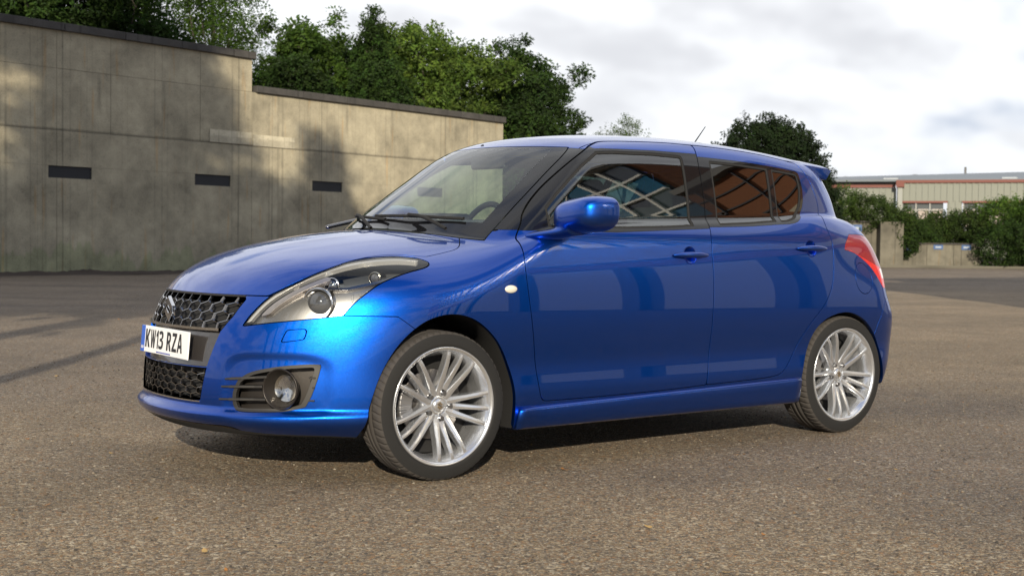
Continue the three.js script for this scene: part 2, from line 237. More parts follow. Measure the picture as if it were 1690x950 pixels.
// ---------- right background: low yard wall, planting, factory ----------
{
  const A = new THREE.Vector3(45.2, 0, -34.6), ang = .61;            // yard wall seen beside the tail of the car
  const w = thing('yard_wall', 'low stepped concrete yard wall with small blue bay signs beside the tail of the car', 'wall', [A.x, 0, A.z], -ang);
  const c = LOWC[0];
  for (let i = 0; i < 4; i++) part('concrete_panel', boxUV(box(2.06, 2.12, .3, -5.2 + i * 2.08, 1.06, -.15), i * 2, 0), LOWC[i % 2], w);
  part('wall_pier', boxUV(box(1.1, 2.15, .8, 2.64, 1.075, .15), 3, 0), LOWC[1], w);
  for (let i = 0; i < 3; i++) part('concrete_panel', boxUV(box(1.27, 1.12, .3, 3.87 + i * 1.285, .56, -.15), i * 2.3, 0), LOWC[(i + 1) % 2], w);
  part('wall_coping', box(8.4, .07, .42, -2.05, 2.16, -.12), COPE, w); part('wall_coping', box(3.9, .06, .4, 5.18, 1.15, -.12), COPE, w);
  const P = (x, y, z) => new THREE.Vector3(x, y, z).applyAxisAngle(new THREE.Vector3(0, 1, 0), -ang).add(A);
  const blue = std(.035, .085, .22, .5), white = std(.30, .34, .40, .6);
  [[1.0, 1.84, .72, .33, 'blue bay sign on the taller part of the yard wall, nearest the car'], [3.75, .92, .46, .24, 'small blue bay sign just right of the pier on the lower yard wall'], [5.05, .98, .46, .22, 'small blue bay sign in the middle of the lower yard wall'], [6.4, .98, .46, .24, 'small blue bay sign at the right end of the lower yard wall, by the bushes']].forEach(([x, y, sw, sh, l]) => {
    const p = P(x, y, .012), s = thing('bay_sign', l, 'sign', [p.x, p.y, p.z], -ang, 'blue bay signs on the yard wall');
    part('plate', box(sw, sh, .02, 0, 0, 0, .004), blue, s); part('plate_face', box(sw * .6, sh * .34, .004, 0, 0, .0125), white, s);
  });
  const H = (name, label, lobes, leaf, n, sd, cat = 'bush', group = 'bushes over and beside the yard wall') => {
    const q = P(lobes[0][0], 0, lobes[0][2]), o = thing(name, label, cat, [q.x, 0, q.z], -ang, group), L = lobes.map(([x, y, z, r, s]) => [x - lobes[0][0], y, z - lobes[0][2], r, s]);
    seed = sd; part('stem', merged(L.map(([x, y, z]) => limb([L[0][0], 0, L[0][2]], [x, Math.max(.3, y), z], .05, .015))), bark, o); crownOf(o, L, 'bush', LEAF[leaf], n, sd, .6);
  };
  H('ivy_bush', 'dark ivy bush over the taller yard wall, next to the rear lamp of the car', [[-3.6, 3.1, -1.0, 1.25, .8], [-1.6, 2.9, -.9, 1.2, .8], [.4, 2.8, -.8, 1.1, .8], [2.1, 2.5, -.6, 1.1, .85], [3.3, 1.8, -.5, 1.05, .9]], 'ivy', 5200, 401);
  H('ivy_bush', 'dark trailing bush hanging over the pier and the left end of the lower yard wall', [[3.6, 1.7, -.7, .9, .8], [4.6, 1.5, -1.0, .85, .7], [3.5, 1.1, .1, .5, 1]], 'dark', 2600, 402);
  H('laurel_bush', 'mid green bush behind the lower yard wall below the factory windows', [[5.4, 1.75, -1.3, .95, .8], [6.8, 1.9, -1.1, 1.0, .8]], 'ivy', 2600, 403);
  H('laurel_bush', 'large dark bush closing the right end of the yard wall down to the ground', [[7.9, 1.0, .25, 1.2, .9], [9.4, 1.2, .6, 1.5, .9], [11.4, 1.2, 1.2, 1.6, .9], [13.6, 1.2, 1.8, 1.7, .9]], 'dark', 7000, 404);
  H('laurel_bush', 'sunlit yellow green bush at the right edge of the photo below the factory', [[8.3, 2.4, -.8, 1.1, .8], [10.0, 2.7, -.2, 1.2, .8], [12.2, 2.9, .4, 1.3, .8]], 'mid', 4200, 405);
  const kerb = part('kerb', box(34, .13, .25, 6, .05, 0, .02), LOWC[0]); kerb.position.copy(P(0, 0, 1.1)); kerb.rotation.y = -ang; tag(kerb, 'pale kerb line along the foot of the yard wall', 'kerb', null, 'structure');
}
{
  // the factory stands about 95 m away, its long side running towards the right of the photo
  const f = thing('factory_building', 'pale green clad factory with red trim and a grey roof beyond the yard wall', 'building', [73.23, 0, -52.06], Math.atan2(-6.92, 4.73));
  const clad = std(.20, .21, .18, .7, 0), trim = std(.16, .055, .042, .7), roofM = std(.14, .16, .18, .6, .1), lightRoof = std(.34, .37, .40, .6, .1), glass = std(.09, .10, .105, .15), frame = std(.30, .30, .28, .7);
  const ribs = (x0, x1, y0, y1, z = 0) => { const gs = [box(x1 - x0, y1 - y0, .1, (x0 + x1) / 2, (y0 + y1) / 2, z - .05)]; for (let x = x0 + .2; x < x1; x += .42) gs.push(box(.12, y1 - y0, .05, x, (y0 + y1) / 2, z + .024)); return merged(gs); };
  const wins = [[.35, 3.3], [4.5, 12]];
  part('cladding', ribs(.3, 40, 4.25, 5.55), clad, f); part('cladding', ribs(-14, -.1, .3, 5.25, -.5), clad, f); part('cladding', ribs(3.4, 4.4, 3.0, 4.25), clad, f); part('cladding', ribs(12.1, 40, .3, 4.25), clad, f); part('cladding', ribs(.3, 12, .3, 2.2), clad, f);
  part('end_wall', box(.3, 5.4, .8, .12, 2.7, -.45), std(.34, .35, .30, .7), f);
  part('eaves_trim', box(40.2, .2, .24, 20.2, 5.66, .02), trim, f); part('eaves_trim', box(14, .2, .24, -7.15, 5.36, -.48), trim, f); part('window_trim', box(3.2, .14, .16, 1.85, 4.2, .06), trim, f); part('window_trim', box(8, .14, .16, 8.4, 4.2, .06), trim, f); part('window_trim', box(1.3, .2, .16, 3.9, 2.9, .06), trim, f); part('corner_post', box(.55, .5, .55, .2, 5.5, .12), trim, f); part('corner_post', box(.32, 5.2, .32, .2, 2.6, .12), std(.27, .28, .26, .7), f);
  for (const [a, b] of wins) for (let x = a; x < b - .3; x += .95) { const g = part('window', box(.9, 1.9, .08, x + .45, 3.2, -.12), glass, f); part('frame', merged(box(.08, 1.95, .14, x, 3.2, -.05), box(.95, .07, .14, x + .45, 3.62, -.04)), frame, g); part('blind', box(.7, 1.2, .02, x + .5, 3.1, -.07), std(.42, .36, .33, .8), g); }
  const rise = (x) => lerp(.7, 2.35, (x + 14) / 54), slope = (x0, x1, zf, yf, d, m, name = 'roof', up = 0) => { const g = new THREE.BoxGeometry(x1 - x0, .15, d, 1, 1, 1).translate((x0 + x1) / 2, yf, zf - d / 2), p = g.attributes.position; for (let i = 0; i < p.count; i++) p.setY(i, p.getY(i) + (p.getZ(i) < zf - d / 2 ? rise(p.getX(i)) : 0)); g.computeVertexNormals(); part(name, g, m, f); };
  slope(-14, 40, -.1, 5.75, 22, roofM);
  for (let k = 0; k < 6; k++) slope(-9 + k * 8, -8 + k * 8, -.4, 5.87, 21.6, lightRoof, 'roof_light');
  for (const [x, z, s] of [[-4.6, -12, .5], [-1.9, -12.5, .4], [.8, -12, .55], [3.6, -13, .4]]) { const y = 5.75 - z / 22 * rise(x); const v = part('roof_vent', merged(new THREE.CylinderGeometry(.28 * s, .34 * s, .5 * s, 12).translate(x, y + .2 * s, z), new THREE.CylinderGeometry(.62 * s, .5 * s, .26 * s, 14).translate(x, y + .55 * s, z)), std(.16, .17, .17, .6, .3), f); part('cap', new THREE.CylinderGeometry(.2 * s, .66 * s, .14 * s, 14).translate(x, y + .76 * s, z), std(.22, .23, .23, .6, .3), v); }
  part('flue', new THREE.CylinderGeometry(.09, .09, .8, 10).translate(4.6, 6.8, -9), std(.12, .12, .12, .7), f);
}

// ---------- behind the photographer: the office block that the side of the car mirrors, and the trees that shade the left of the wall ----------
{
  const b = thing('office_building', 'brick and glazed office block that the side of the car mirrors', 'building', [10.5, 0, 42.5], Math.PI / 2);
  const brick = (() => {
    const W = 512, t = texture(W, W, (i, j) => { const g = .85 + .3 * noise3(i * .08, j * .3, 5) + .15 * noise3(i * .5, j * .5, 2); return [.30 * g, .115 * g, .05 * g]; }); t.repeat.set(.6, .6); return new THREE.MeshStandardMaterial({ map: t, roughness: .85 });
  })();
  const stone = std(.50, .44, .32, .8), white = std(.72, .72, .70, .5), blueP = std(.01, .13, .26, .25), greyP = std(.10, .12, .16, .2), pale = std(.34, .37, .42, .6), darkP = std(.05, .05, .06, .7);
  // local x runs from the far end (0) to the near end (40.5); the front faces the car
  part('end_wall', box(.4, 7.9, 8, 40.3, 3.95, 4.2), brick, b); part('back_wall', box(40.5, 7.9, .4, 20.25, 3.95, 8.2), brick, b); part('roof', box(5.6, .3, 8.8, 37.9, 7.95, 4.1), std(.2, .2, .2, .8), b); part('roof', box(24.2, .3, 8.8, 23.2, 11.25, 4.1), std(.2, .2, .2, .8), b); part('side_wall', box(.3, 3.2, 8, 35.2, 9.5, 4.3), brick, b); part('roof', box(11.6, .3, 8.8, 5.6, 8.65, 4.1), std(.2, .2, .2, .8), b);
  part('wall', boxUV(box(5.4, 2.9, .3, 37.8, 6.45, .15), 0, 0), brick, b); part('wall', boxUV(box(11.5, 3.6, .3, 5.75, 6.8, .15), 0, 0), brick, b); part('lower_wall', boxUV(box(40.5, .5, .3, 20.25, 3.45, .16), 0, 0), brick, b); part('glazing_backing', box(23.7, 6.1, .1, 23.25, 8.05, .3), darkP, b);
  part('stone_band', box(40.5, 1.3, .42, 20.25, 4.35, .12), stone, b);
  for (let i = 0; i < 13; i++) { part('loading_door', box(2.66, 3.1, .1, 1.6 + i * 3.1, 1.6, .12), pale, b); part('pillar', box(.4, 3.2, .5, 3.15 + i * 3.1, 1.6, .1), darkP, b); }
  for (let r = 0; r < 5; r++) for (let i = 9; i < 28; i++) { const x = .5 + i * 1.235, y = 5.0 + r * 1.2, w = part('window', box(1.12, 1.08, .06, x + .62, y + .6, .12), (r + (i % 7 > 4 ? 1 : 0)) % 2 ? greyP : blueP, b); part('mullion', box(.14, 1.2, .16, x, y + .6, .06), white, w); part('transom', box(1.1, .12, .16, x + .62, y + .02, .065), white, w); }
  part('parapet', box(24.2, .16, .5, 23.2, 11.16, .1), white, b);
  for (let i = 0; i < 3; i++) part('drain_pipe', new THREE.CylinderGeometry(.05, .05, 2.9, 10).translate(35.6 + i * 2.0, 6.45, -.07), darkP, b);
  for (let k = 0; k < 3; k++) part('brick_course', box(5.3, .07, .06, 37.8, 5.5 + k * .8, -.026), darkP, b);
}
{
  const T = 'tall trees behind the photographer whose shade falls on the wall';
  const sh = (s, back, H, R, sd, o) => {                             // stands where the sun's ray through wall position s crosses, `back` metres towards the sun
    const x = 5.746 + .97213 * s - .559 * back, z = -28.703 - .23445 * s + .829 * back;
    tree(o?.narrow ? 'pointed_tree' : 'leafy_tree', o.label, [x, z], H, R, 'dark', 'broad', o.n || 6000, sd, { group: T, ...o });
  };
  const D = { low: .47, sparse: .15, big: 2.1, lobesN: 26, n: 5200 };
  sh(3.7, 46, 28, 3.0, 501, { ...D, label: 'very tall dense tree behind the photographer, tallest of the row', lobesN: 34, n: 7000 });
  sh(-1.5, 45, 19.2, 2.6, 502, { ...D, label: 'bushy tree behind the photographer, first to the left of the tallest' });
  sh(-6.5, 46, 22, 3.4, 503, { ...D, label: 'wide tree behind the photographer, farthest to the left' });
  sh(8.4, 46, 19.7, 2.9, 504, { ...D, label: 'lower round tree behind the photographer, right of the tallest' });
  sh(.9, 44, 18.6, 1.9, 506, { ...D, label: 'middling tree behind the photographer, just left of the tallest' });
  sh(12.9, 46, 18.9, 1.6, 507, { ...D, label: 'slim tree behind the photographer, right of the pointed one' });
  sh(11.0, 46, 22.0, 2.6, 505, { ...D, label: 'narrow pointed tree behind the photographer, nearest the car', narrow: true, lobesN: 24 });
}
// ---------- car body: one smooth field (negative inside), metres, x rearward from the front axle, y up, z sideways ----------
function spline(...pts) {                       // natural cubic through [x, y] points, straight beyond the ends
  const n = pts.length, X = pts.map((p) => p[0]), Y = pts.map((p) => p[1]), m = new Float64Array(n), c = new Float64Array(n), d = new Float64Array(n);
  for (let i = 1; i < n - 1; i++) {
    const a = X[i] - X[i - 1], b = X[i + 1] - X[i], r = 6 * ((Y[i + 1] - Y[i]) / b - (Y[i] - Y[i - 1]) / a), w = 2 * (a + b) - a * c[i - 1];
    c[i] = b / w; d[i] = (r - a * d[i - 1]) / w;
  }
  for (let i = n - 2; i > 0; i--) m[i] = d[i] - c[i] * m[i + 1];
  const h0 = X[1] - X[0], h1 = X[n - 1] - X[n - 2], s0 = (Y[1] - Y[0]) / h0 - h0 * m[1] / 6, s1 = (Y[n - 1] - Y[n - 2]) / h1 + h1 * m[n - 2] / 6;
  return (x) => {
    if (x <= X[0]) return Y[0] + s0 * (x - X[0]);
    if (x >= X[n - 1]) return Y[n - 1] + s1 * (x - X[n - 1]);
    let i = 1; while (x > X[i]) i++;
    const h = X[i] - X[i - 1], t = (X[i] - x) / h, u = 1 - t;
    return t * Y[i - 1] + u * Y[i] + ((t * t * t - t) * m[i - 1] + (u * u * u - u) * m[i]) * h * h / 6;
  };
}
const smax = (a, b, k) => { const h = Math.max(k - Math.abs(a - b), 0) / k; return Math.max(a, b) + h * h * h * k / 6; };
const smin = (a, b, k) => -smax(-a, -b, k);
const sstep = (a, b, x) => { const t = Math.min(1, Math.max(0, (x - a) / (b - a))); return t * t * t * (t * (6 * t - 15) + 10); };
const bump = (x, c, w) => { const t = (x - c) / w; return Math.exp(-t * t); };

const C = {
  front: spline([.15, -.80], [.25, -.845], [.35, -.855], [.45, -.848], [.55, -.832], [.65, -.803], [.72, -.775], [.78, -.745], [.9, -.67]),
  plan: spline([-1.0, .775], [-.55, .815], [-.3, .832], [0, .841], [.5, .843], [1.2, .843], [2.0, .844], [2.43, .845], [2.7, .838], [2.9, .812], [3.1, .765]),
  sect: spline([.1, -.048], [.2, -.026], [.27, -.014], [.33, -.0085], [.38, -.0105], [.44, -.0125], [.50, -.0085], [.56, -.0035], [.63, 0], [.70, -.0005], [.78, -.0045], [.85, -.0115], [.92, -.022], [.985, -.040], [1.03, -.068], [1.1, -.125]),
  hood: spline([-1.0, .55], [-.8, .70], [-.72, .772], [-.6, .844], [-.45, .906], [-.25, .958], [0, .994], [.15, 1.005], [.4, 1.022], [1.0, 1.05], [2.0, 1.08], [2.6, 1.10], [3.1, 1.0]),
  crown: spline([-.8, .16], [-.4, .175], [-.15, .19], [.05, .18], [.3, .115], [.6, .035], [1, 0], [2.5, 0.0], [3, 0.05]),
  rear: spline([.15, 2.93], [.3, 3.0], [.5, 3.04], [.6, 3.035], [.7, 2.985], [.8, 2.965], [.95, 2.91], [1.05, 2.825], [1.2, 2.68]),
  gplan: spline([.0, .64], [.3, .705], [.7, .733], [1.2, .745], [1.6, .745], [2.0, .733], [2.3, .708], [2.6, .655], [2.9, .57]),
  screen: spline([.9, -.02], [1.0, .108], [1.1, .244], [1.2, .391], [1.3, .542], [1.4, .692], [1.5, .865]),
  roof: spline([.4, 1.33], [.7, 1.41], [.9, 1.453], [1.1, 1.477], [1.4, 1.493], [1.8, 1.492], [2.2, 1.466], [2.6, 1.417], [2.9, 1.365]),
  hatch: spline([.9, 2.85], [1.0, 2.80], [1.1, 2.765], [1.2, 2.74], [1.3, 2.695], [1.4, 2.64], [1.5, 2.57]),
};
function lowerField(x, y, z) {
  const z2 = z * z;
  const cf = .45 * z2 + .73 * z2 * z2, cfs = .9 * z + 2.92 * z * z2;
  const flank = z - C.plan(x) - C.sect(y) + .07 * sstep(2.2, 2.9, x) * sstep(.66, 1.02, y) + .045 * sstep(.262, .17, y) * sstep(-.18, -.34, x);
  const fu = ((z - .563) / .150) ** 2, fv = ((y - .384) / .125) ** 2, hollow = x < -.2 ? .007 * (1 - sstep(.78, 1.12, Math.sqrt(Math.sqrt(fu * fu + fv * fv)))) : 0;   // shallow scoop round the fog lamp
  const front = (C.front(y) - .034 * (1 - sstep(.264, .306, y)) + .060 * sstep(.262, .165, y) + hollow + cf - x) / Math.sqrt(1 + cfs * cfs);
  const cr = C.crown(x), top = (y - C.hood(x) + cr * z2 + .12 * z2 * z2 * sstep(.8, 0, x)) / Math.sqrt(1 + .25 * cr * cr);
  const rr = .12 * z2 + .24 * z2 * z2, rear = (x - C.rear(y) + rr) / Math.sqrt(1 + (.24 * z + .96 * z * z2) ** 2);
  const bottom = .178 + .012 * sstep(-.2, -.5, x) - y + .06 * sstep(2.4, 3.0, x);
  let L = smax(flank, front, .10);
  L = smax(L, top, .05 + .12 * sstep(.85, -.15, x) + .05 * sstep(2.3, 2.7, x));
  L = smax(L, rear, .11);
  return smax(L, bottom, .03);
}
function cabinField(x, y, z) {
  const z2 = z * z, yg = y - 1.03, gs = (z - C.gplan(x) + .28 * yg + .34 * yg * yg) / 1.07;
  const ws = (C.screen(y) + .62 * z2 - x) * .58;
  const rf = y - C.roof(x) + .14 * z2 + .2 * z2 * z2;
  const hb = (x - C.hatch(y) + .18 * z2 + .4 * z2 * z2) * .82;
  return smax(smax(smax(gs, ws, .07), rf, .09), hb, .16);
}
function field(x, y, z) {
  z = Math.abs(z);
  const L = lowerField(x, y, z);
  return y < .92 ? L : smin(L, cabinField(x, y, z), .025);
}
// ---------- meshing the field, cutting panels out of it ----------
function grad(f, x, y, z, h = .002) {
  const g = [f(x + h, y, z) - f(x - h, y, z), f(x, y + h, z) - f(x, y - h, z), f(x, y, z + h) - f(x, y, z - h)].map((v) => v / (2 * h));
  return g;
}
function netOf(f, lo, hi, h) {                                     // surface nets on the blocks that the surface crosses, vertices moved onto the surface
  const B = 8, n = lo.map((v, i) => Math.ceil((hi[i] - v) / h / B) * B), vert = new Map(), pos = [], nor = [], idx = [];
  const S = (n[0] + 2), T = (n[1] + 2), key = (i, j, k) => (k * T + j) * S + i, E = new Float32Array((B + 1) ** 3), eb = B + 1;
  const quads = [];
  for (let K = 0; K < n[2]; K += B) for (let J = 0; J < n[1]; J += B) for (let I = 0; I < n[0]; I += B) {
    const c = f(lo[0] + (I + B / 2) * h, lo[1] + (J + B / 2) * h, lo[2] + (K + B / 2) * h);
    if (Math.abs(c) > B * h * 1.6) continue;
    let neg = 0;
    for (let k = 0, q = 0; k <= B; k++) for (let j = 0; j <= B; j++) for (let i = 0; i <= B; i++, q++) {
      E[q] = f(lo[0] + (I + i) * h, lo[1] + (J + j) * h, lo[2] + (K + k) * h); if (E[q] < 0) neg++;
    }
    if (!neg || neg === E.length) continue;
    for (let k = 0; k < B; k++) for (let j = 0; j < B; j++) for (let i = 0; i < B; i++) {
      const q = (k * eb + j) * eb + i; let m = 0, cx = 0, cy = 0, cz = 0, cn = 0;
      for (let b = 0; b < 8; b++) if (E[q + (b & 1) + ((b >> 1) & 1) * eb + (b >> 2) * eb * eb] < 0) m |= 1 << b;
      if (m && m !== 255) {
        for (let b = 0; b < 8; b++) for (let a = 0; a < 3; a++) {
          const b2 = b | (1 << a); if (b2 === b || ((m >> b) & 1) === ((m >> b2) & 1)) continue;
          const e1 = E[q + (b & 1) + ((b >> 1) & 1) * eb + (b >> 2) * eb * eb], e2 = E[q + (b2 & 1) + ((b2 >> 1) & 1) * eb + (b2 >> 2) * eb * eb], t = e1 / (e1 - e2);
          cx += (b & 1) + (a === 0 ? t : 0); cy += ((b >> 1) & 1) + (a === 1 ? t : 0); cz += (b >> 2) + (a === 2 ? t : 0); cn++;
        }
        vert.set(key(I + i, J + j, K + k), pos.length / 3);
        pos.push(lo[0] + (I + i + cx / cn) * h, lo[1] + (J + j + cy / cn) * h, lo[2] + (K + k + cz / cn) * h);
      }
      const s0 = E[q] < 0;
      if (s0 !== E[q + 1] < 0) quads.push([I + i, J + j, K + k, 0, s0]);
      if (s0 !== E[q + eb] < 0) quads.push([I + i, J + j, K + k, 1, s0]);
      if (s0 !== E[q + eb * eb] < 0) quads.push([I + i, J + j, K + k, 2, s0]);
    }
  }
  for (let v = 0; v < pos.length; v += 3) {
    let g;
    for (let it = 0; it < 3; it++) {
      g = grad(f, pos[v], pos[v + 1], pos[v + 2]); const l2 = g[0] * g[0] + g[1] * g[1] + g[2] * g[2] + 1e-9, d = Math.max(-h, Math.min(h, f(pos[v], pos[v + 1], pos[v + 2]))) / l2;
      for (let a = 0; a < 3; a++) pos[v + a] -= d * g[a];
    }
    g = grad(f, pos[v], pos[v + 1], pos[v + 2]); const l = Math.hypot(...g) || 1; nor.push(g[0] / l, g[1] / l, g[2] / l);
  }
  for (const [i, j, k, a, s0] of quads) {
    const o = a === 0 ? [[0, 0], [-1, 0], [-1, -1], [0, -1]].map(([u, w]) => key(i, j + u, k + w)) : a === 1 ? [[0, 0], [0, -1], [-1, -1], [-1, 0]].map(([u, w]) => key(i + u, j, k + w)) : [[0, 0], [-1, 0], [-1, -1], [0, -1]].map(([u, w]) => key(i + u, j + w, k));
    const v = o.map((x) => vert.get(x)); if (v.some((x) => x === undefined)) continue;
    const [A, Bq, Cq, D] = s0 ? v : [v[0], v[3], v[2], v[1]];
    idx.push(A, Bq, Cq, A, Cq, D);
  }
  return { pos, nor, idx };
}
function clip(m, f) {                                               // the part of a skin where f(x, y, z, nx, ny, nz) > 0
  const n = m.pos.length / 3, val = new Float64Array(n), map = new Int32Array(n).fill(-1), pos = [], nor = [], idx = [], cut = new Map();
  for (let i = 0; i < n; i++) { val[i] = f(m.pos[3 * i], m.pos[3 * i + 1], m.pos[3 * i + 2], m.nor[3 * i], m.nor[3 * i + 1], m.nor[3 * i + 2]); if (Math.abs(val[i]) < 1e-6) val[i] = 1e-6; }
  const keep = (i) => { if (map[i] < 0) { map[i] = pos.length / 3; for (let a = 0; a < 3; a++) { pos.push(m.pos[3 * i + a]); nor.push(m.nor[3 * i + a]); } } return map[i]; };
  const edge = (i, j) => {
    const k = i < j ? i * n + j : j * n + i; let v = cut.get(k);
    if (v === undefined) {
      const t = val[i] / (val[i] - val[j]), nn = [];
      v = pos.length / 3; cut.set(k, v);
      for (let a = 0; a < 3; a++) { pos.push(m.pos[3 * i + a] + t * (m.pos[3 * j + a] - m.pos[3 * i + a])); nn.push(m.nor[3 * i + a] + t * (m.nor[3 * j + a] - m.nor[3 * i + a])); }
      const l = Math.hypot(...nn) || 1; nor.push(nn[0] / l, nn[1] / l, nn[2] / l);
    }
    return v;
  };
  for (let t = 0; t < m.idx.length; t += 3) {
    const T = [m.idx[t], m.idx[t + 1], m.idx[t + 2]], P = [];
    for (let a = 0; a < 3; a++) { const i = T[a], j = T[(a + 1) % 3]; if (val[i] > 0) P.push(keep(i)); if (val[i] > 0 !== val[j] > 0) P.push(edge(i, j)); }
    for (let a = 2; a < P.length; a++) idx.push(P[0], P[a - 1], P[a]);
  }
  return { pos, nor, idx };
}
function split(m, f, gap = 0) { return [clip(m, (...p) => f(...p) - gap / 2), clip(m, (...p) => -f(...p) - gap / 2)]; }
const shifted = (m, d) => ({ pos: m.pos.map((v, i) => v + d * m.nor[i]), nor: m.nor, idx: m.idx });
const flipped = (m) => ({ pos: m.pos, nor: m.nor.map((v) => -v), idx: m.idx.map((v, i) => m.idx[i - (i % 3) + [0, 2, 1][i % 3]]) });
const mirror = (m) => ({ pos: m.pos.map((v, i) => (i % 3 === 2 ? -v : v)), nor: m.nor.map((v, i) => (i % 3 === 2 ? -v : v)), idx: m.idx.map((v, i) => m.idx[i - (i % 3) + [0, 2, 1][i % 3]]) });
const joinSkins = (...ms) => { const r = { pos: [], nor: [], idx: [] }; for (const m of ms) { const o = r.pos.length / 3; for (const v of m.pos) r.pos.push(v); for (const v of m.nor) r.nor.push(v); for (const v of m.idx) r.idx.push(v + o); } return r; };
function hemmed(m, depth = .014, round = .0009) {                   // turns every free edge (but the centre seam) inward, its corner slightly rounded
  const once = new Map(), n = m.pos.length / 3, P = (i) => [m.pos[3 * i], m.pos[3 * i + 1], m.pos[3 * i + 2]], N = (i) => [m.nor[3 * i], m.nor[3 * i + 1], m.nor[3 * i + 2]];
  for (let t = 0; t < m.idx.length; t += 3) for (let a = 0; a < 3; a++) {
    const i = m.idx[t + a], j = m.idx[t + (a + 1) % 3], k = i * n + j, r = j * n + i;
    if (once.has(r)) once.delete(r); else once.set(k, [i, j]);
  }
  const out = new Map();
  for (const [k, [i, j]] of once) {
    if (Math.abs(m.pos[3 * i + 2]) < 1e-5 && Math.abs(m.pos[3 * j + 2]) < 1e-5) { once.delete(k); continue; }
    const p = P(i), q = P(j), nn = N(i), e = [q[0] - p[0], q[1] - p[1], q[2] - p[2]], c = [e[1] * nn[2] - e[2] * nn[1], e[2] * nn[0] - e[0] * nn[2], e[0] * nn[1] - e[1] * nn[0]];
    for (const v of [i, j]) { const o = out.get(v) || [0, 0, 0]; for (let a = 0; a < 3; a++) o[a] += c[a]; out.set(v, o); }
  }
  const r = { pos: [...m.pos], nor: [...m.nor], idx: [...m.idx] }, at = new Map();
  for (const [v, o] of out) {
    const l = Math.hypot(...o) || 1, c = o.map((x) => x / l), p = P(v), nn = N(v), b = r.pos.length / 3;
    r.pos.push(...p.map((x, a) => x + round * (c[a] - nn[a])), ...p.map((x, a) => x + round * c[a] - depth * nn[a])); r.nor.push(...c, ...c); at.set(v, b);
  }
  for (const [, [i, j]] of once) { const a = at.get(i), b = at.get(j); r.idx.push(j, i, a, j, a, b, b, a, a + 1, b, a + 1, b + 1); }
  return r;
}
function smoothLine(pts, per = 6) {                                 // Catmull-Rom through the points
  const o = [];
  for (let i = 0; i < pts.length - 1; i++) {
    const p0 = pts[i - 1] || pts[i], p1 = pts[i], p2 = pts[i + 1], p3 = pts[i + 2] || p2;
    for (let k = 0; k < per; k++) { const t = k / per, t2 = t * t, t3 = t2 * t; o.push([0, 1].map((a) => .5 * (2 * p1[a] + (p2[a] - p0[a]) * t + (2 * p0[a] - 5 * p1[a] + 4 * p2[a] - p3[a]) * t2 + (3 * p1[a] - p0[a] - 3 * p2[a] + p3[a]) * t3))); }
  }
  o.push(pts[pts.length - 1]); return o;
}
const outline = (...runs) => runs.flatMap((r) => (r.length > 2 ? smoothLine(r) : r));   // smooth runs of points that meet in corners
function inside(poly) {                                             // signed distance to a polygon, positive inside
  let x0 = 1e9, x1 = -1e9, y0 = 1e9, y1 = -1e9;
  for (const [x, y] of poly) { x0 = Math.min(x0, x); x1 = Math.max(x1, x); y0 = Math.min(y0, y); y1 = Math.max(y1, y); }
  return (x, y) => {
    const out = Math.max(x0 - x, x - x1, y0 - y, y - y1); if (out > .03) return -out;
    let d = 1e9, w = false;
    for (let i = 0, j = poly.length - 1; i < poly.length; j = i++) {
      const ax = poly[j][0], ay = poly[j][1], ex = poly[i][0] - ax, ey = poly[i][1] - ay, px = x - ax, py = y - ay, t = Math.max(0, Math.min(1, (px * ex + py * ey) / (ex * ex + ey * ey + 1e-12)));
      d = Math.min(d, (px - t * ex) ** 2 + (py - t * ey) ** 2);
      if (poly[i][1] > y !== ay > y && x < (ex * (y - ay)) / ey + ax) w = !w;
    }
    return (w ? 1 : -1) * Math.sqrt(d);
  };
}
function skinGeometry(m, uvScale = 1) {
  const g = new THREE.BufferGeometry();
  g.setAttribute('position', new THREE.BufferAttribute(new Float32Array(m.pos), 3)); g.setAttribute('normal', new THREE.BufferAttribute(new Float32Array(m.nor), 3));
  const uv = new Float32Array((m.pos.length / 3) * 2);
  for (let i = 0; i < uv.length / 2; i++) { const ax = Math.abs(m.nor[3 * i]), ay = Math.abs(m.nor[3 * i + 1]), az = Math.abs(m.nor[3 * i + 2]), x = m.pos[3 * i], y = m.pos[3 * i + 1], z = m.pos[3 * i + 2]; uv[2 * i] = (az >= ax || ay > ax ? x : z) * uvScale; uv[2 * i + 1] = (ay > az && ay > ax ? z : y) * uvScale; }
  g.setAttribute('uv', new THREE.BufferAttribute(uv, 2)); g.setIndex(m.idx); return g;
}
function pieces(m) {                                                // a skin split into its connected pieces
  const n = m.pos.length / 3, up = Int32Array.from({ length: n }, (_, i) => i), root = (i) => { while (up[i] !== i) i = up[i] = up[up[i]]; return i; };
  for (let t = 0; t < m.idx.length; t += 3) for (const k of [1, 2]) { const a = root(m.idx[t]), b = root(m.idx[t + k]); if (a !== b) up[b] = a; }
  const by = new Map(); for (let t = 0; t < m.idx.length; t += 3) { const r = root(m.idx[t]); if (!by.has(r)) by.set(r, []); by.get(r).push(m.idx[t], m.idx[t + 1], m.idx[t + 2]); }
  return [...by.values()].filter((i) => i.length > 30).map((idx) => clip({ pos: m.pos, nor: m.nor, idx }, () => 1));
}
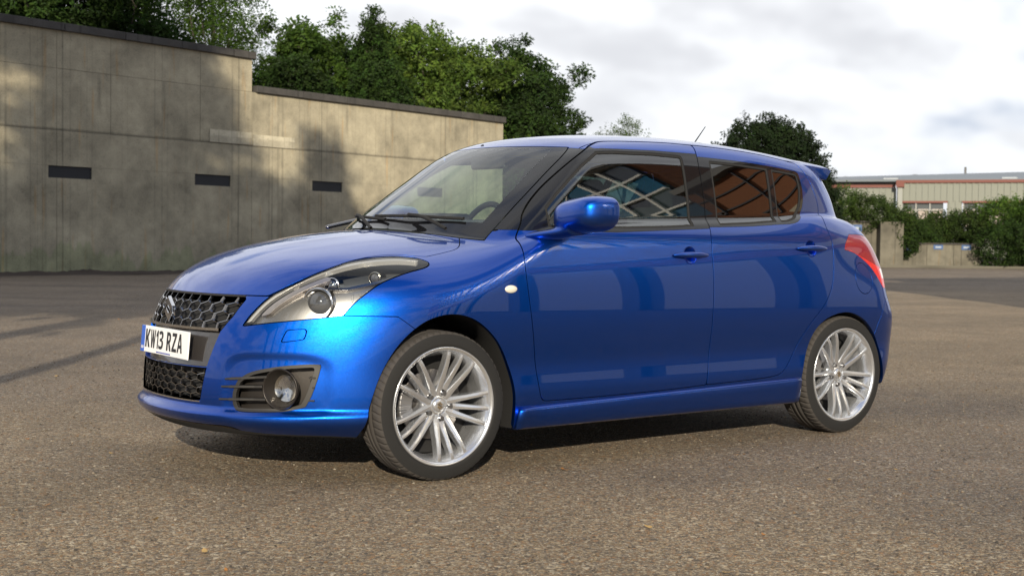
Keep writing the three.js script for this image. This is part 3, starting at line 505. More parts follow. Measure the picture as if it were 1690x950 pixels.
// ---------- the car ----------
const flake = (() => {                                              // metallic flake: tiny tilts of the pigment layer, a few texels each
  const W = 512, t = texture(W, W, () => { const a = rnd() * 6.2832, r = .10 * rnd(); return [.5 + .5 * r * Math.cos(a), .5 + .5 * r * Math.sin(a), .98]; }, false); t.repeat.set(1.6, 1.6); return t;
})();
const PAINT = new THREE.MeshPhysicalMaterial({ color: lin(.0004, .060, .375), metalness: .97, roughness: .35, normalMap: flake, normalScale: new THREE.Vector2(.5, .5), clearcoat: 1, clearcoatRoughness: .01 });
const BLACK = new THREE.MeshPhysicalMaterial({ color: lin(.004, .004, .005), roughness: .7, specularIntensity: .1, clearcoat: 1, clearcoatRoughness: .02 });
const RUBBER = std(.008, .008, .0085, .9), PLASTIC = std(.018, .017, .017, .5), DARK = std(.008, .008, .009, .9), CLOTH = std(.022, .022, .024, .95);
const GLASS = new THREE.MeshPhysicalMaterial({ color: lin(.80, .90, .84), roughness: 0, transmission: 1, thickness: 0, ior: 1.7 });
const TINT = new THREE.MeshPhysicalMaterial({ color: lin(.45, .58, .53), roughness: 0, transmission: 1, thickness: 0, ior: 2.1 });
const PRIVACY = new THREE.MeshPhysicalMaterial({ color: lin(.10, .13, .12), roughness: 0, transmission: 1, thickness: 0, ior: 2.1 });
const LENS = new THREE.MeshPhysicalMaterial({ color: lin(.96, .97, .97), roughness: 0, transmission: 1, thickness: 0, ior: 1.5 });
const CHROME = std(.72, .72, .73, .08, 1), DCHROME = std(.22, .21, .21, .22, 1), SATIN = std(.34, .33, .325, .26, .9), ALLOY = new THREE.MeshPhysicalMaterial({ color: lin(.66, .68, .72), metalness: .84, roughness: .24, clearcoat: .6, clearcoatRoughness: .08 });
const GUN = std(.030, .026, .024, .38, .5);

const car = thing('hatchback_car', 'blue five door hatchback with silver multi spoke wheels parked on the gravel', 'car');
const cabin = (x, y, z) => lowerField(x, y, Math.abs(z)) - cabinField(x, y, Math.abs(z));     // > 0 where the skin belongs to the cabin
const solve = (f, a, b) => { for (let i = 0; i < 40; i++) { const m = (a + b) / 2; if (f(m) > 0) a = m; else b = m; } return (a + b) / 2; };
const surfX = (y, z) => solve((x) => field(x, y, z), -1.1, 0), surfZ = (x, y) => solve((z) => field(x, y, z), 1.2, .2), surfY = (x, z) => solve((y) => field(x, y, z), 1.8, .6);
const normalAt = (x, y, z) => new THREE.Vector3(...grad(field, x, y, z)).normalize();

let rest = clip(netOf(field, [-1.0, .1, -.03], [3.12, 1.56, .9], .0095), (x, y, z) => z);
for (let i = 0; i < rest.pos.length; i += 3) if (rest.pos[i + 2] < 1e-4) { rest.pos[i + 2] = 0; rest.nor[i + 2] = 0; }
const inXY = (poly, zmin = .3) => { const f = inside(poly); return (x, y, z) => (z < zmin ? -1 : f(x, y)); };
const inZY = (poly, xmax = 0) => { const f = inside(poly); return (x, y, z) => (x > xmax ? -1 : f(z, y)); };
const inXZ = (poly, ymin = .6) => { const f = inside(poly); return (x, y, z) => (y < ymin ? -1 : f(x, z)); };
function take(f, gap = .005) { const [a, b] = split(rest, f, gap); rest = b; return a; }
const whole = (m) => joinSkins(m, mirror(m));
const GAP = .0052;

// wheel openings and floor pan
const archF = outline([[-.37, .02], [-.335, .21]], [[-.335, .21], [-.297, .36], [-.252, .47], [-.186, .565], [-.09, .638], [.025, .664], [.14, .637], [.245, .553], [.313, .44], [.345, .33], [.352, .18]], [[.352, .18], [.352, .02]]);
const archR = outline([[2.085, .02], [2.088, .18]], [[2.088, .18], [2.105, .33], [2.15, .47], [2.205, .548], [2.30, .6], [2.43, .617], [2.555, .58], [2.655, .50], [2.718, .40], [2.755, .30], [2.80, .2]], [[2.80, .2], [2.84, .02]]);
take(inXY(archF, .45), 0); take(inXY(archR, .45), 0);
const floorSkin = take((x, y, z, nx, ny) => (y < .32 && ny < 0 ? -ny - .8 : -1), 0);

// cabin front
const wsLine = spline([1.0, .36], [1.105, .487], [1.193, .600], [1.284, .720], [1.383, .862], [1.45, .97]);
const wsF = (x, y, z) => (x > 1.1 ? -1 : Math.min(wsLine(y) - x, 1.397 - .05 * z * z - y, cabin(x, y, z)));
const screenSkin = take(wsF, .004);
const hoodSide = outline([[-.9, .43], [-.66, .435]], [[-.66, .435], [-.62, .484], [-.539, .536], [-.459, .568], [-.367, .588], [-.273, .589], [-.179, .593], [-.096, .612], [-.034, .648], [.011, .668]], [[.011, .668], [.094, .661], [.163, .652], [.205, .618], [.26, .53]], [[.26, .53], [.20, .45], [.12, .28], [.07, .1], [.06, 0]], [[.06, 0], [.06, -.2], [-.9, -.2]]);
const hoodF0 = inXZ(hoodSide, .69), hoodSkin = take((x, y, z) => Math.min(hoodF0(x, y, z), y - .731), GAP);
const headPoly = outline([[-.691, .614], [-.611, .630], [-.505, .645], [-.389, .661]], [[-.389, .661], [-.364, .691], [-.319, .732], [-.241, .784], [-.143, .820], [-.048, .843], [-.016, .855]], [[-.016, .855], [-.008, .868], [-.034, .882]], [[-.034, .882], [-.096, .888], [-.179, .885], [-.273, .873], [-.367, .850], [-.459, .815], [-.539, .773], [-.612, .718], [-.664, .658], [-.691, .614]]);
const headSkin = take(inXY(headPoly, .40), .004);
const grilleTop = (z) => .728 - .004 * z, gridPoly = [[-.2, .726], [.415, .725], [.424, .716], [.405, .65], [.372, .592], [-.2, .598]];
const grilleSkin = take(inZY(gridPoly), .002);
const platePoly = [[-.2, .598], [.372, .592], [.355, .523], [.336, .452], [-.2, .447]], plateSkin = take(inZY(platePoly), .002);
const lowerPoly = [[-.2, .447], [.336, .447], [.334, .436], [.312, .318], [-.2, .312]], lowerSkin = take(inZY(lowerPoly), .002);
const fogPoly = outline([[.466, .408], [.50, .436], [.54, .452], [.60, .467], [.66, .475]], [[.66, .475], [.684, .474]], [[.684, .474], [.679, .42], [.668, .355], [.655, .312]], [[.655, .312], [.61, .293], [.54, .288], [.48, .289], [.455, .303], [.450, .355], [.466, .408]]);
const fogSkin = take(inZY(fogPoly, -.3), .001);
const washPoly = outline([[.585, .560], [.592, .600], [.598, .604]], [[.598, .604], [.634, .608], [.641, .602]], [[.641, .602], [.640, .572], [.632, .567]], [[.632, .567], [.59, .557], [.585, .560]]);
const washSkin = take(inZY(washPoly, -.3), .0035);
const bumpLine = (x) => (x < -.392 ? 2 : x < -.2 ? .661 - (x + .39) * .02 : .657 - (x + .2) * .75);
const bumperSkin = take((x, y, z) => (x > .1 ? -1 : Math.min(-.1 - x, bumpLine(x) - y)), .004);

// doors and what sits in them
const frontDoor = outline([[.436, .998], [.400, .945], [.391, .9], [.392, .825], [.408, .700], [.433, .548], [.453, .420], [.474, .318]], [[.474, .318], [.49, .292], [.519, .287]], [[.519, .287], [.836, .288], [1.194, .293], [1.443, .302]], [[1.443, .302], [1.455, .399], [1.468, .595], [1.475, .792], [1.477, .904], [1.486, .974], [1.505, 1.028], [1.531, 1.132], [1.554, 1.262], [1.575, 1.36], [1.600, 1.431]], [[1.600, 1.431], [1.443, 1.434], [1.254, 1.430], [1.104, 1.424], [1.02, 1.415], [.945, 1.391]], [[.945, 1.391], [.85, 1.342], [.755, 1.284], [.631, 1.198], [.541, 1.125], [.487, 1.07], [.460, 1.03], [.436, .998]]);
const rearDoor = outline([[1.446, .302], [1.70, .308], [1.868, .315], [1.935, .324]], [[1.935, .324], [1.975, .348], [2.013, .392], [2.079, .485], [2.159, .575], [2.247, .655], [2.300, .739], [2.322, .82], [2.334, .91], [2.340, .974], [2.345, 1.03], [2.365, 1.08], [2.405, 1.14], [2.412, 1.21], [2.398, 1.285], [2.372, 1.34], [2.345, 1.376]], [[2.345, 1.376], [2.256, 1.388], [2.071, 1.410], [1.850, 1.424], [1.640, 1.431], [1.603, 1.431]], [[1.603, 1.431], [1.575, 1.36], [1.554, 1.262], [1.531, 1.132], [1.505, 1.028], [1.486, .974], [1.477, .904], [1.475, .792], [1.468, .595], [1.455, .399], [1.446, .302]]);
let fd = take(inXY(frontDoor), GAP), rd = take(inXY(rearDoor), GAP);
const pillarSkin = take((x, y, z) => (x > 1.0 || z < .35 ? -1 : Math.min(cabin(x, y, z) + .0, wsLine(y) + .25 - x, 1.393 - .05 * z * z - y, y - 1.003)), .002);
const cowlSkin = take((x, y, z) => (y < .9 || x > .6 || x < 0 ? -1 : Math.min(.655 - z, x - .03, z < .5 ? 1 : y - .9965)), .001);
const fuelF = (x, y) => .068 - Math.hypot((x - 2.568) * .96, (y - .787) * .86), fuelSkin = take((x, y, z) => (z < .5 ? -1 : fuelF(x, y)), .0035);
const tailPoly = outline([[2.440, .932], [2.465, .968], [2.53, 1.012]], [[2.53, 1.012], [2.66, 1.01], [2.80, .985], [2.95, .93]], [[2.95, .93], [3.1, .86], [3.1, .745], [2.74, .735]], [[2.74, .735], [2.715, .762], [2.69, .80], [2.655, .845], [2.60, .885], [2.525, .918], [2.44, .932]]);
const tailSkin = take(inXY(tailPoly, .48), .003);
const rearBumper = take((x, y, z) => (x < 2.3 ? -1 : Math.min(x - 2.62 - .5 * Math.max(0, y - .42), .675 - y)), .004);
const hatchLine = spline([.66, 2.79], [.93, 2.74], [1.05, 2.66], [1.14, 2.60], [1.30, 2.52], [1.38, 2.44], [1.45, 2.36]);
let gateSkin = take((x, y, z) => (x < 2.2 ? -1 : Math.max(x - hatchLine(y), -9)), .005);
const [rearGlass, gate] = split(gateSkin, (x, y, z) => Math.min(y - 1.08, 1.355 - y, .56 - .35 * (y - 1.08) - z, x - 2.4), .003); gateSkin = gate;
const ditch = spline([.9, .553], [1.02, .527], [1.104, .522], [1.254, .538], [1.443, .541], [1.85, .548], [2.25, .551], [2.4, .52]);
const roofSkin = take((x, y, z) => (y < 1.3 || x > 2.44 ? -1 : ditch(x) - z - .0), .006);

// windows
const winF = inXY([[.583, 1.016], [.585, 1.10], [.663, 1.168], [.752, 1.236], [.840, 1.300], [.952, 1.366], [1.06, 1.373], [1.30, 1.376], [1.462, 1.3715], [1.474, 1.362], [1.462, 1.29], [1.438, 1.17], [1.413, 1.045], [1.408, 1.034], [1.25, 1.025], [1.0, 1.017]]);
const winR = inXY([[1.648, 1.355], [1.85, 1.350], [2.066, 1.337], [2.03, 1.20], [1.996, 1.066], [1.8, 1.052], [1.583, 1.042], [1.60, 1.12], [1.628, 1.26]]);
const winQ = inXY(outline([[2.094, 1.333], [2.20, 1.327], [2.285, 1.319], [2.30, 1.308]], [[2.30, 1.308], [2.292, 1.25], [2.262, 1.18], [2.22, 1.128], [2.16, 1.09], [2.09, 1.071], [2.028, 1.066]], [[2.028, 1.066], [2.06, 1.20], [2.094, 1.333]]));
const cut = (m, f, g) => split(m, f, g);
let gF, gR, gQ, bF, bR;
[gF, fd] = cut(fd, winF, .001); [gR, rd] = cut(rd, winR, .001); [gQ, rd] = cut(rd, winQ, .001);
const bandF = inXY([[.3, .995], [.436, 1.001], [.913, .999], [1.376, 1.019], [1.7, 1.034], [1.7, 1.3845], [1.3, 1.388], [1.0, 1.383], [.955, 1.379], [.93, 1.42], [.3, 1.42]]);
const bandR = inXY(outline([[1.4, 1.030], [1.6, 1.034], [1.80, 1.041], [2.0, 1.053]], [[2.0, 1.053], [2.10, 1.059], [2.17, 1.077], [2.235, 1.118], [2.279, 1.172], [2.308, 1.24], [2.318, 1.312]], [[2.318, 1.312], [2.313, 1.328], [2.295, 1.334]], [[2.295, 1.334], [2.07, 1.351], [1.85, 1.364], [1.63, 1.371], [1.4, 1.378]]));
[bF, fd] = cut(fd, bandF, .0015); [bR, rd] = cut(rd, bandR, .0015);
// handle hollows
const HND = [[1.335, .9], [2.168, .936]].map(([x, y]) => [x, y, surfZ(x, y)]);
const [hx0, hx1] = HND.map(([x, y]) => (X, Y, Z) => (Z < .3 ? -1 : .041 - Math.hypot((X - x) * 1.05, Y - y)));
[, fd] = cut(fd, hx0, 0); [, rd] = cut(rd, hx1, 0);

// lays the two sides out as separate parts
const G = (m) => skinGeometry(m);
function sides(name, skin, material, parent = car, label, more) {   // near side first, then its mirror image
  return [skin, mirror(skin)].map((m, i) => part(name, G(m), material, Array.isArray(parent) ? parent[i] : parent, label));
}
const panel = (m, d = .014) => hemmed(m, d);
part('body_side', G(whole(panel(rest, .02))), PAINT, car);
const underbody = part('underbody', G(whole(shifted(floorSkin, 0))), DARK, car);
const hood = part('hood', G(whole(panel(hoodSkin))), PAINT, car);
const bumper = part('front_bumper', G(whole(panel(bumperSkin, .018))), PAINT, car);
sides('washer_flap', panel(washSkin, .006), PAINT, bumper);
part('cowl', G(whole(panel(shifted(cowlSkin, -.006), .03))), PLASTIC, car);
part('roof', G(whole(panel(roofSkin, .012))), PAINT, car);
const tailgate = part('tailgate', G(whole(panel(gateSkin))), PAINT, car);
part('rear_window', G(whole(shifted(rearGlass, -.002))), PRIVACY, tailgate);
part('rear_bumper', G(whole(panel(rearBumper))), PAINT, car);
sides('fuel_flap', panel(fuelSkin, .006), PAINT);
sides('windscreen_pillar', panel(pillarSkin), BLACK);
const fDoors = sides('front_door', panel(fd), PAINT), rDoors = sides('rear_door', panel(rd), PAINT);
sides('window_surround', panel(shifted(bF, .0005), .012), BLACK, fDoors); sides('window_surround', panel(shifted(bR, .0005), .012), BLACK, rDoors);
sides('window', shifted(gF, -.005), TINT, fDoors); sides('window', shifted(gR, -.005), PRIVACY, rDoors); sides('quarter_window', shifted(gQ, -.005), PRIVACY, rDoors);
{ // rubber strips round the panes
  const strip = (f, skin0, w) => clip(skin0, (x, y, z) => w - f(x, y, z));
  sides('window_seal', hemmed(shifted(strip(winF, gF, .010), -.001), .006), RUBBER, fDoors); sides('window_seal', hemmed(shifted(strip(winR, gR, .010), -.001), .006), RUBBER, rDoors); sides('window_seal', hemmed(shifted(strip(winQ, gQ, .009), -.001), .006), RUBBER, rDoors);
}
{ // windscreen: clear field inside a black edge
  const edge = (x, y, z) => Math.min(wsF(x, y, z) - .0, (wsLine(y) - x) * .75);
  const inner = (x, y, z) => Math.min((wsLine(y) - x) * .75 - .034, 1.397 - .05 * z * z - y - .014, y - 1.058 + .045 * z);
  const [clear, border] = split(screenSkin, inner, 0);
  const w = part('windscreen', G(whole(clear)), GLASS, car); for (const b of pieces(border)) sides('windscreen_border', b, BLACK, w);
}
// lining: a dark skin 2 cm inside everything opaque, so that gaps and the cabin read dark
part('inner_lining', G(whole(shifted(joinSkins(rest, hoodSkin, bumperSkin, roofSkin, gateSkin, rearBumper, pillarSkin, fd, rd, bF, bR, fuelSkin, cowlSkin, tailSkin), -.021))), CLOTH, car);

// ---- front: grille, plate, lower grille, fog lamps, headlamps ----
function lattice(z1, y0, y1, pw, ph, wave, inset, bar, skipEdge) {   // honeycomb bars that follow the curved front
  const gs = [], P = (z, y) => new THREE.Vector3(surfX(y, Math.abs(z)) + inset, y, z);
  const add = (a, b, t) => {
    const A = P(...a), B = P(...b), d = B.clone().sub(A), l = d.length(); if (l < .002) return;
    const g = new THREE.BoxGeometry(.022, t, l + t * .4), X = normalAt(A.x - inset, A.y, Math.abs(A.z)); X.z *= Math.sign(A.z || 1); X.y = 0; X.normalize();
    const Z = d.normalize(), Y = new THREE.Vector3().crossVectors(Z, X).normalize(), X2 = new THREE.Vector3().crossVectors(Y, Z);
    g.applyMatrix4(new THREE.Matrix4().makeBasis(X2, Y, Z)); g.translate((A.x + B.x) / 2, (A.y + B.y) / 2, (A.z + B.z) / 2); gs.push(g);
  };
  const ok = (p) => p[1] > y0 && p[1] < y1 && Math.abs(p[0]) < z1(p[1]);
  const clipSeg = (a, b) => { const A = ok(a), B = ok(b); if (A && B) return [a, b]; if (!A && !B) return null; let lo = A ? a : b, hi = A ? b : a; const base = lo; for (let i = 0; i < 12; i++) { const m = [(lo[0] + hi[0]) / 2, (lo[1] + hi[1]) / 2]; if (ok(m)) lo = m; else hi = m; } return [base, lo]; };
  const seg = (a, b, t = bar) => { const s = clipSeg(a, b); if (s) add(...s, t); };
  for (let r = -1; r * ph < y1 - y0 + 2 * ph; r++) for (let c = -14; c <= 14; c++) {
    const z = (c + (r & 1 ? .5 : 0)) * pw, y = y0 + r * ph, t = ph * wave;
    seg([z - pw / 2, y + t], [z - pw * .22, y + ph * .5 + t * .2]); seg([z - pw * .22, y + ph * .5 + t * .2], [z + pw * .22, y + ph * .5 + t * .2]); seg([z + pw * .22, y + ph * .5 + t * .2], [z + pw / 2, y + t]);
    seg([z + pw * .5, y + t], [z + pw * .5 + pw * .0, y + t * .2 - ph * .1], bar * .9);
  }
  return merged(gs);
}
const lattice2 = (z1, y0, y1, pw, ph, inset, bar) => {               // regular flattened hexagons
  const gs = [], seen = new Set(), P = (z, y) => new THREE.Vector3(surfX(y, Math.abs(z)) + inset, y, z);
  const ok = (p) => p[1] > y0 && p[1] < y1 && Math.abs(p[0]) < z1(p[1]);
  const add = (a, b) => {
    const A0 = ok(a), B0 = ok(b); if (!A0 && !B0) return;
    if (A0 !== B0) { let lo = A0 ? a : b, hi = A0 ? b : a; const keep = lo; for (let i = 0; i < 12; i++) { const m = [(lo[0] + hi[0]) / 2, (lo[1] + hi[1]) / 2]; if (ok(m)) lo = m; else hi = m; } a = keep; b = lo; }
    const k = [a, b].map((q) => q.map((v) => v.toFixed(3)).join()).sort().join('|'); if (seen.has(k)) return; seen.add(k);
    const A = P(...a), B = P(...b), d = B.clone().sub(A), l = d.length(); if (l < .002) return;
    const g = new THREE.BoxGeometry(.011, bar, l + bar * .5, 1, 1, 1), p = g.attributes.position; for (let i = 0; i < p.count; i++) if (p.getX(i) < 0) p.setY(i, p.getY(i) * .55);    // thinner at the front edge
    const Z = d.normalize(), X0 = new THREE.Vector3(1, 0, 0), Y = new THREE.Vector3().crossVectors(Z, X0).normalize(), X = new THREE.Vector3().crossVectors(Y, Z);
    g.computeVertexNormals(); g.applyMatrix4(new THREE.Matrix4().makeBasis(X, Y, Z)); g.translate((A.x + B.x) / 2, (A.y + B.y) / 2, (A.z + B.z) / 2); gs.push(g);
  };
  const nr = Math.ceil((y1 - y0) / ph) + 1;
  for (let r = -1; r <= nr; r++) for (let c = -14; c <= 14; c++) {
    const z = (c + (r & 1 ? .5 : 0)) * pw, y = y0 + (r + .3) * ph, h = ph * 2 / 3, hex = [[z, y + h], [z + pw / 2, y + h / 2], [z + pw / 2, y - h / 2], [z, y - h], [z - pw / 2, y - h / 2], [z - pw / 2, y + h / 2]];
    for (let k = 0; k < 6; k++) add(hex[k], hex[(k + 1) % 6]);
  }
  return merged(gs);
};
const GRILLE = std(.45, .44, .44, .14, 1);
const well = (skin, d) => joinSkins(flipped(shifted(skin, -d)), (() => { const h = hemmed(skin, d), n = skin.pos.length / 3, c = { pos: h.pos, nor: h.nor, idx: h.idx.slice(skin.idx.length) }; return c; })());   // a pocket: floor and side walls under an opening
const backOf = (skin, d) => { const s = shifted(skin, -d); return s; };
const pocket = (skin, d, m, name, parent) => { const h = hemmed(skin, d, 0), walls = { pos: h.pos, nor: h.nor.map((v) => -v), idx: h.idx.slice(skin.idx.length) }; return part(name, G(whole(joinSkins(backOf(skin, d), walls))), m, parent); };
const gU = (y) => Math.min(.418, .372 + (y - .592) * .36), gL = (y) => .314 + (y - .318) * .19;
const grille = part('radiator_grille', lattice2(gU, .600, .724, .076, .0345, .008, .0038), GRILLE, car);
pocket(grilleSkin, .045, DARK, 'grille_backing', grille);
{ const gs = []; const rim = [...Array(29)].map((_, i) => -.41 + i * .82 / 28); for (let i = 0; i < 28; i++) for (const [y, t] of [[.7285, .007]]) { const a = new THREE.Vector3(surfX(y, Math.abs(rim[i])) + .006, y, rim[i]), b = new THREE.Vector3(surfX(y, Math.abs(rim[i + 1])) + .006, y, rim[i + 1]), d = b.clone().sub(a); gs.push(moved(new THREE.BoxGeometry(.016, t, d.length() + .002).applyMatrix4(new THREE.Matrix4().lookAt(a, b, new THREE.Vector3(0, 1, 0))), (a.x + b.x) / 2, y, (a.z + b.z) / 2)); } part('grille_rim', merged(gs), PLASTIC, grille); }
{ // emblem: an angular S of two hooked bars
  const s = new THREE.Shape([[-.036, .012], [.0, .042], [.036, .012], [.020, -.001], [.0, .016], [-.006, .011], [.036, -.024], [.036, -.012], [.0, -.042], [-.036, -.012], [-.020, .001], [.0, -.016], [.006, -.011], [-.036, .024]].map(([a, b]) => new THREE.Vector2(a * 1.1, b * 1.18)));
  const g = new THREE.ExtrudeGeometry(s, { depth: .008, bevelEnabled: true, bevelSize: .0025, bevelThickness: .003, bevelSegments: 2 });
  part('emblem', moved(g, surfX(.662, 0) - .018, .662, 0, 0, -Math.PI / 2, 0).rotateZ(0), CHROME, grille);
}
const plateBed = part('plate_panel', G(whole(panel(shifted(plateSkin, -.019), .012))), new THREE.MeshPhysicalMaterial({ color: lin(.035, .031, .03), roughness: .18, metalness: .3, clearcoat: 1, clearcoatRoughness: .03 }), car);
{ const gs = [], n = 24; for (let i = 0; i < n; i++) { const z0 = -.365 + i * .73 / n, z1 = z0 + .73 / n, y = .597, a = new THREE.Vector3(surfX(y, Math.abs(z0)) - .001, y, z0), b = new THREE.Vector3(surfX(y, Math.abs(z1)) - .001, y, z1), d = b.clone().sub(a); gs.push(moved(new THREE.BoxGeometry(.012, .011, d.length() + .001).applyMatrix4(new THREE.Matrix4().lookAt(a, b, new THREE.Vector3(0, 1, 0))), (a.x + b.x) / 2, y, (a.z + b.z) / 2)); } part('chrome_strip', merged(gs), CHROME, plateBed); }
{
  const font = await new FontLoader().loadAsync('fonts/droid/droid_sans_bold.typeface.json');
  const pl = new THREE.Group(); pl.name = 'number_plate'; car.add(pl); pl.position.set(-.829, .527, 0); pl.rotation.set(0, -Math.PI / 2, 0); const tilt = new THREE.Group();
  pl.rotation.order = 'YXZ'; pl.rotation.x = -.085;
  part('plate', box(.52, .111, .006, 0, 0, 0, .0028), std(.78, .79, .80, .35), pl);
  part('country_band', box(.040, .110, .002, -.2385, 0, .003), std(.02, .10, .50, .35), pl);
  const black = std(.008, .008, .010, .4);
  const glyph = (ch, x, w, h, y, m, name = 'letter') => { const g = new TextGeometry(ch, { font, size: h, depth: .0012, curveSegments: 6 }); g.computeBoundingBox(); const b = g.boundingBox; g.translate(-b.min.x, -b.min.y, 0); g.scale(w / (b.max.x - b.min.x), h / (b.max.y - b.min.y), 1); g.translate(x, y, .0032); g.computeVertexNormals(); part(name, g, m, pl); };
  let x = -.207; for (const [ch, w] of [['K', .050], ['W', .054], ['1', .022], ['3', .048], [' ', .022], ['R', .050], ['Z', .048], ['A', .052]]) { if (ch !== ' ') glyph(ch, x, w, .076, -.034, black); x += w + .0085; }
  glyph('GB', -.2525, .028, .012, -.042, std(.7, .7, .6, .5), 'country_code');
  const dashes = []; for (let i = 0; i < 22; i++) dashes.push(box(.0035 + .003 * ((i * 7) % 3) / 2, .005, .001, -.075 + i * .0072, -.0475, .0036)); part('maker_line', merged(dashes), std(.03, .05, .30, .5), pl);
}
const lowGrille = part('lower_grille', lattice2(gL, .322, .438, .070, .0262, .014, .0042), GRILLE, car); pocket(lowerSkin, .055, DARK, 'grille_backing', lowGrille);
{ // chrome line under the lower grille
  const gs = [], n = 20; for (let i = 0; i < n; i++) { const z0 = -.31 + i * .62 / n, z1 = z0 + .62 / n, y = .3145, a = new THREE.Vector3(surfX(y, Math.abs(z0)) + .004, y, z0), b = new THREE.Vector3(surfX(y, Math.abs(z1)) + .004, y, z1), d = b.clone().sub(a); gs.push(moved(new THREE.BoxGeometry(.014, .005, d.length() + .001).applyMatrix4(new THREE.Matrix4().lookAt(a, b, new THREE.Vector3(0, 1, 0))), (a.x + b.x) / 2, y, (a.z + b.z) / 2)); } part('grille_rim', merged(gs), CHROME, lowGrille);
}
for (const side of [1, -1]) { // fog lamp openings
  const S = (m) => (side > 0 ? m : mirror(m)), h = hemmed(fogSkin, .05, 0), walls = { pos: h.pos, nor: h.nor.map((v) => -v), idx: h.idx.slice(fogSkin.idx.length) };
  const fog = part('fog_lamp_bezel', G(S(joinSkins(backOf(fogSkin, .05), walls))), GUN, car);
  const ff = inZY(fogPoly, -.3), ring = clip(fogSkin, (x, y, z) => .012 - ff(x, y, z)); part('bezel_rim', G(S(hemmed(shifted(ring, .004), .02))), PLASTIC, fog);
  const y0 = .379, z0 = .598, x0 = surfX(y0, z0) - .004, ax = new THREE.Vector3(-.86, 0, .50).normalize(), M = new THREE.Matrix4().makeBasis(new THREE.Vector3(0, 1, 0).cross(ax).normalize(), new THREE.Vector3(0, 1, 0), ax);
  const lathe = (pts, seg = 48) => new THREE.LatheGeometry(pts.map(([r, d]) => new THREE.Vector2(r, d)), seg).rotateX(Math.PI / 2);
  const place = (g) => { g.applyMatrix4(M); g.translate(x0, y0, z0); if (side < 0) { g.scale(1, 1, -1); const ix = g.index; for (let i = 0; i < ix.count; i += 3) { const t = ix.getX(i + 1); ix.setX(i + 1, ix.getX(i + 2)); ix.setX(i + 2, t); } g.computeVertexNormals(); } return g; };
  part('fog_lamp_ring', place(lathe([[.050, -.045], [.052, -.05], [.074, -.01], [.080, .006], [.078, .010], [.072, .008], [.060, -.022], [.052, -.036], [.050, -.045]])), GUN, fog);
  part('fog_lamp', place(lathe([[.0001, -.050], [.030, -.046], [.052, -.034]])), std(.55, .54, .53, .12, 1), fog); part('fog_lamp_glass', place(lathe([[.0001, -.016], [.03, -.020], [.055, -.030]])), LENS, fog);
  [[.423, .425], [.385, .415], [.336, .408]].forEach(([y, zs], i) => { // three fins run from the bumper skin to behind the lamp
    const gs = [], h = Math.sqrt(Math.max(0, .077 ** 2 - (y - .379) ** 2)) * .86; // each stops at the lamp and goes on behind it
    for (const zz of [[zs, .44, .475, .51, .598 - h], [.598 + h, .668]]) for (let k = 0; k < zz.length - 1; k++) {
      const dy = (z) => y - .012 * clamp(1 - (z - zs) / .12) * (i === 0 ? 1 : .3), ins = (z) => .020 * ss(.44, .52, z) * ss(.70, .65, z), a = new THREE.Vector3(surfX(dy(zz[k]), zz[k]) + ins(zz[k]), dy(zz[k]), zz[k]), b = new THREE.Vector3(surfX(dy(zz[k + 1]), zz[k + 1]) + ins(zz[k + 1]), dy(zz[k + 1]), zz[k + 1]), d = b.clone().sub(a), t = k === 0 ? .007 : .010;
      gs.push(new RoundedBoxGeometry(.030, t, d.length() + .004, 1, .002).applyMatrix4(new THREE.Matrix4().lookAt(a, b, new THREE.Vector3(0, 1, 0))).translate((a.x + b.x) / 2, (a.y + b.y) / 2, (a.z + b.z) / 2));
    }
    const g = merged(gs); if (side < 0) { g.rotateY(0); const p = g.attributes.position, n = g.attributes.normal; for (let q = 0; q < p.count; q++) { p.setZ(q, -p.getZ(q)); n.setZ(q, -n.getZ(q)); } for (let q = 0; q < p.count; q += 3) { for (const at of [p, n]) { const b = [at.getX(q + 1), at.getY(q + 1), at.getZ(q + 1)]; at.setXYZ(q + 1, at.getX(q + 2), at.getY(q + 2), at.getZ(q + 2)); at.setXYZ(q + 2, ...b); } } }
    part('fin', g, PLASTIC, fog);
  });
  // headlamp
  const hh = hemmed(headSkin, .075, 0), hw = { pos: hh.pos, nor: hh.nor.map((v) => -v), idx: hh.idx.slice(headSkin.idx.length) };
  const head = part('headlamp', G(S(joinSkins(backOf(headSkin, .075), hw))), std(.20, .21, .215, .3, .7), car);
  part('headlamp_glass', G(S(hemmed(headSkin, .008))), LENS, head);
  const flip = (g) => { if (side > 0) return g; g = g.index ? g.toNonIndexed() : g; g.scale(1, 1, -1); const p = g.attributes.position, n = g.attributes.normal; for (let q = 0; q < p.count; q += 3) for (const at of [p, n]) { const b = [at.getX(q + 1), at.getY(q + 1), at.getZ(q + 1)]; at.setXYZ(q + 1, at.getX(q + 2), at.getY(q + 2), at.getZ(q + 2)); at.setXYZ(q + 2, ...b); } return g; };
  const hf = inXY(headPoly, .40);
  // satin reflector bowls below, dark turn signal bay above, bright strip along the upper edge
  const bowl = clip(headSkin, (x, y, z) => Math.min(hf(x, y, z) - .006, .772 + .26 * Math.max(0, x + .36) - y)); part('reflector', G(S(hemmed(shifted(bowl, -.040), .02))), SATIN, head);
  const shelf = clip(headSkin, (x, y, z) => Math.min(hf(x, y, z) - .004, .005 - Math.abs(y - (.774 + .26 * Math.max(0, x + .36))))); part('divider', G(S(hemmed(shifted(shelf, -.026), .04))), DCHROME, head);
  for (let k = 0; k < 5; k++) { const xr = -.355 + k * .026, rib = clip(headSkin, (x, y, z) => Math.min(hf(x, y, z) - .012, .003 - Math.abs(x - xr - .25 * (y - .72)), .755 + .30 * (x + .36) - y)); if (rib.idx.length) part('reflector_rib', G(S(hemmed(shifted(rib, -.032), .012))), SATIN, head); }
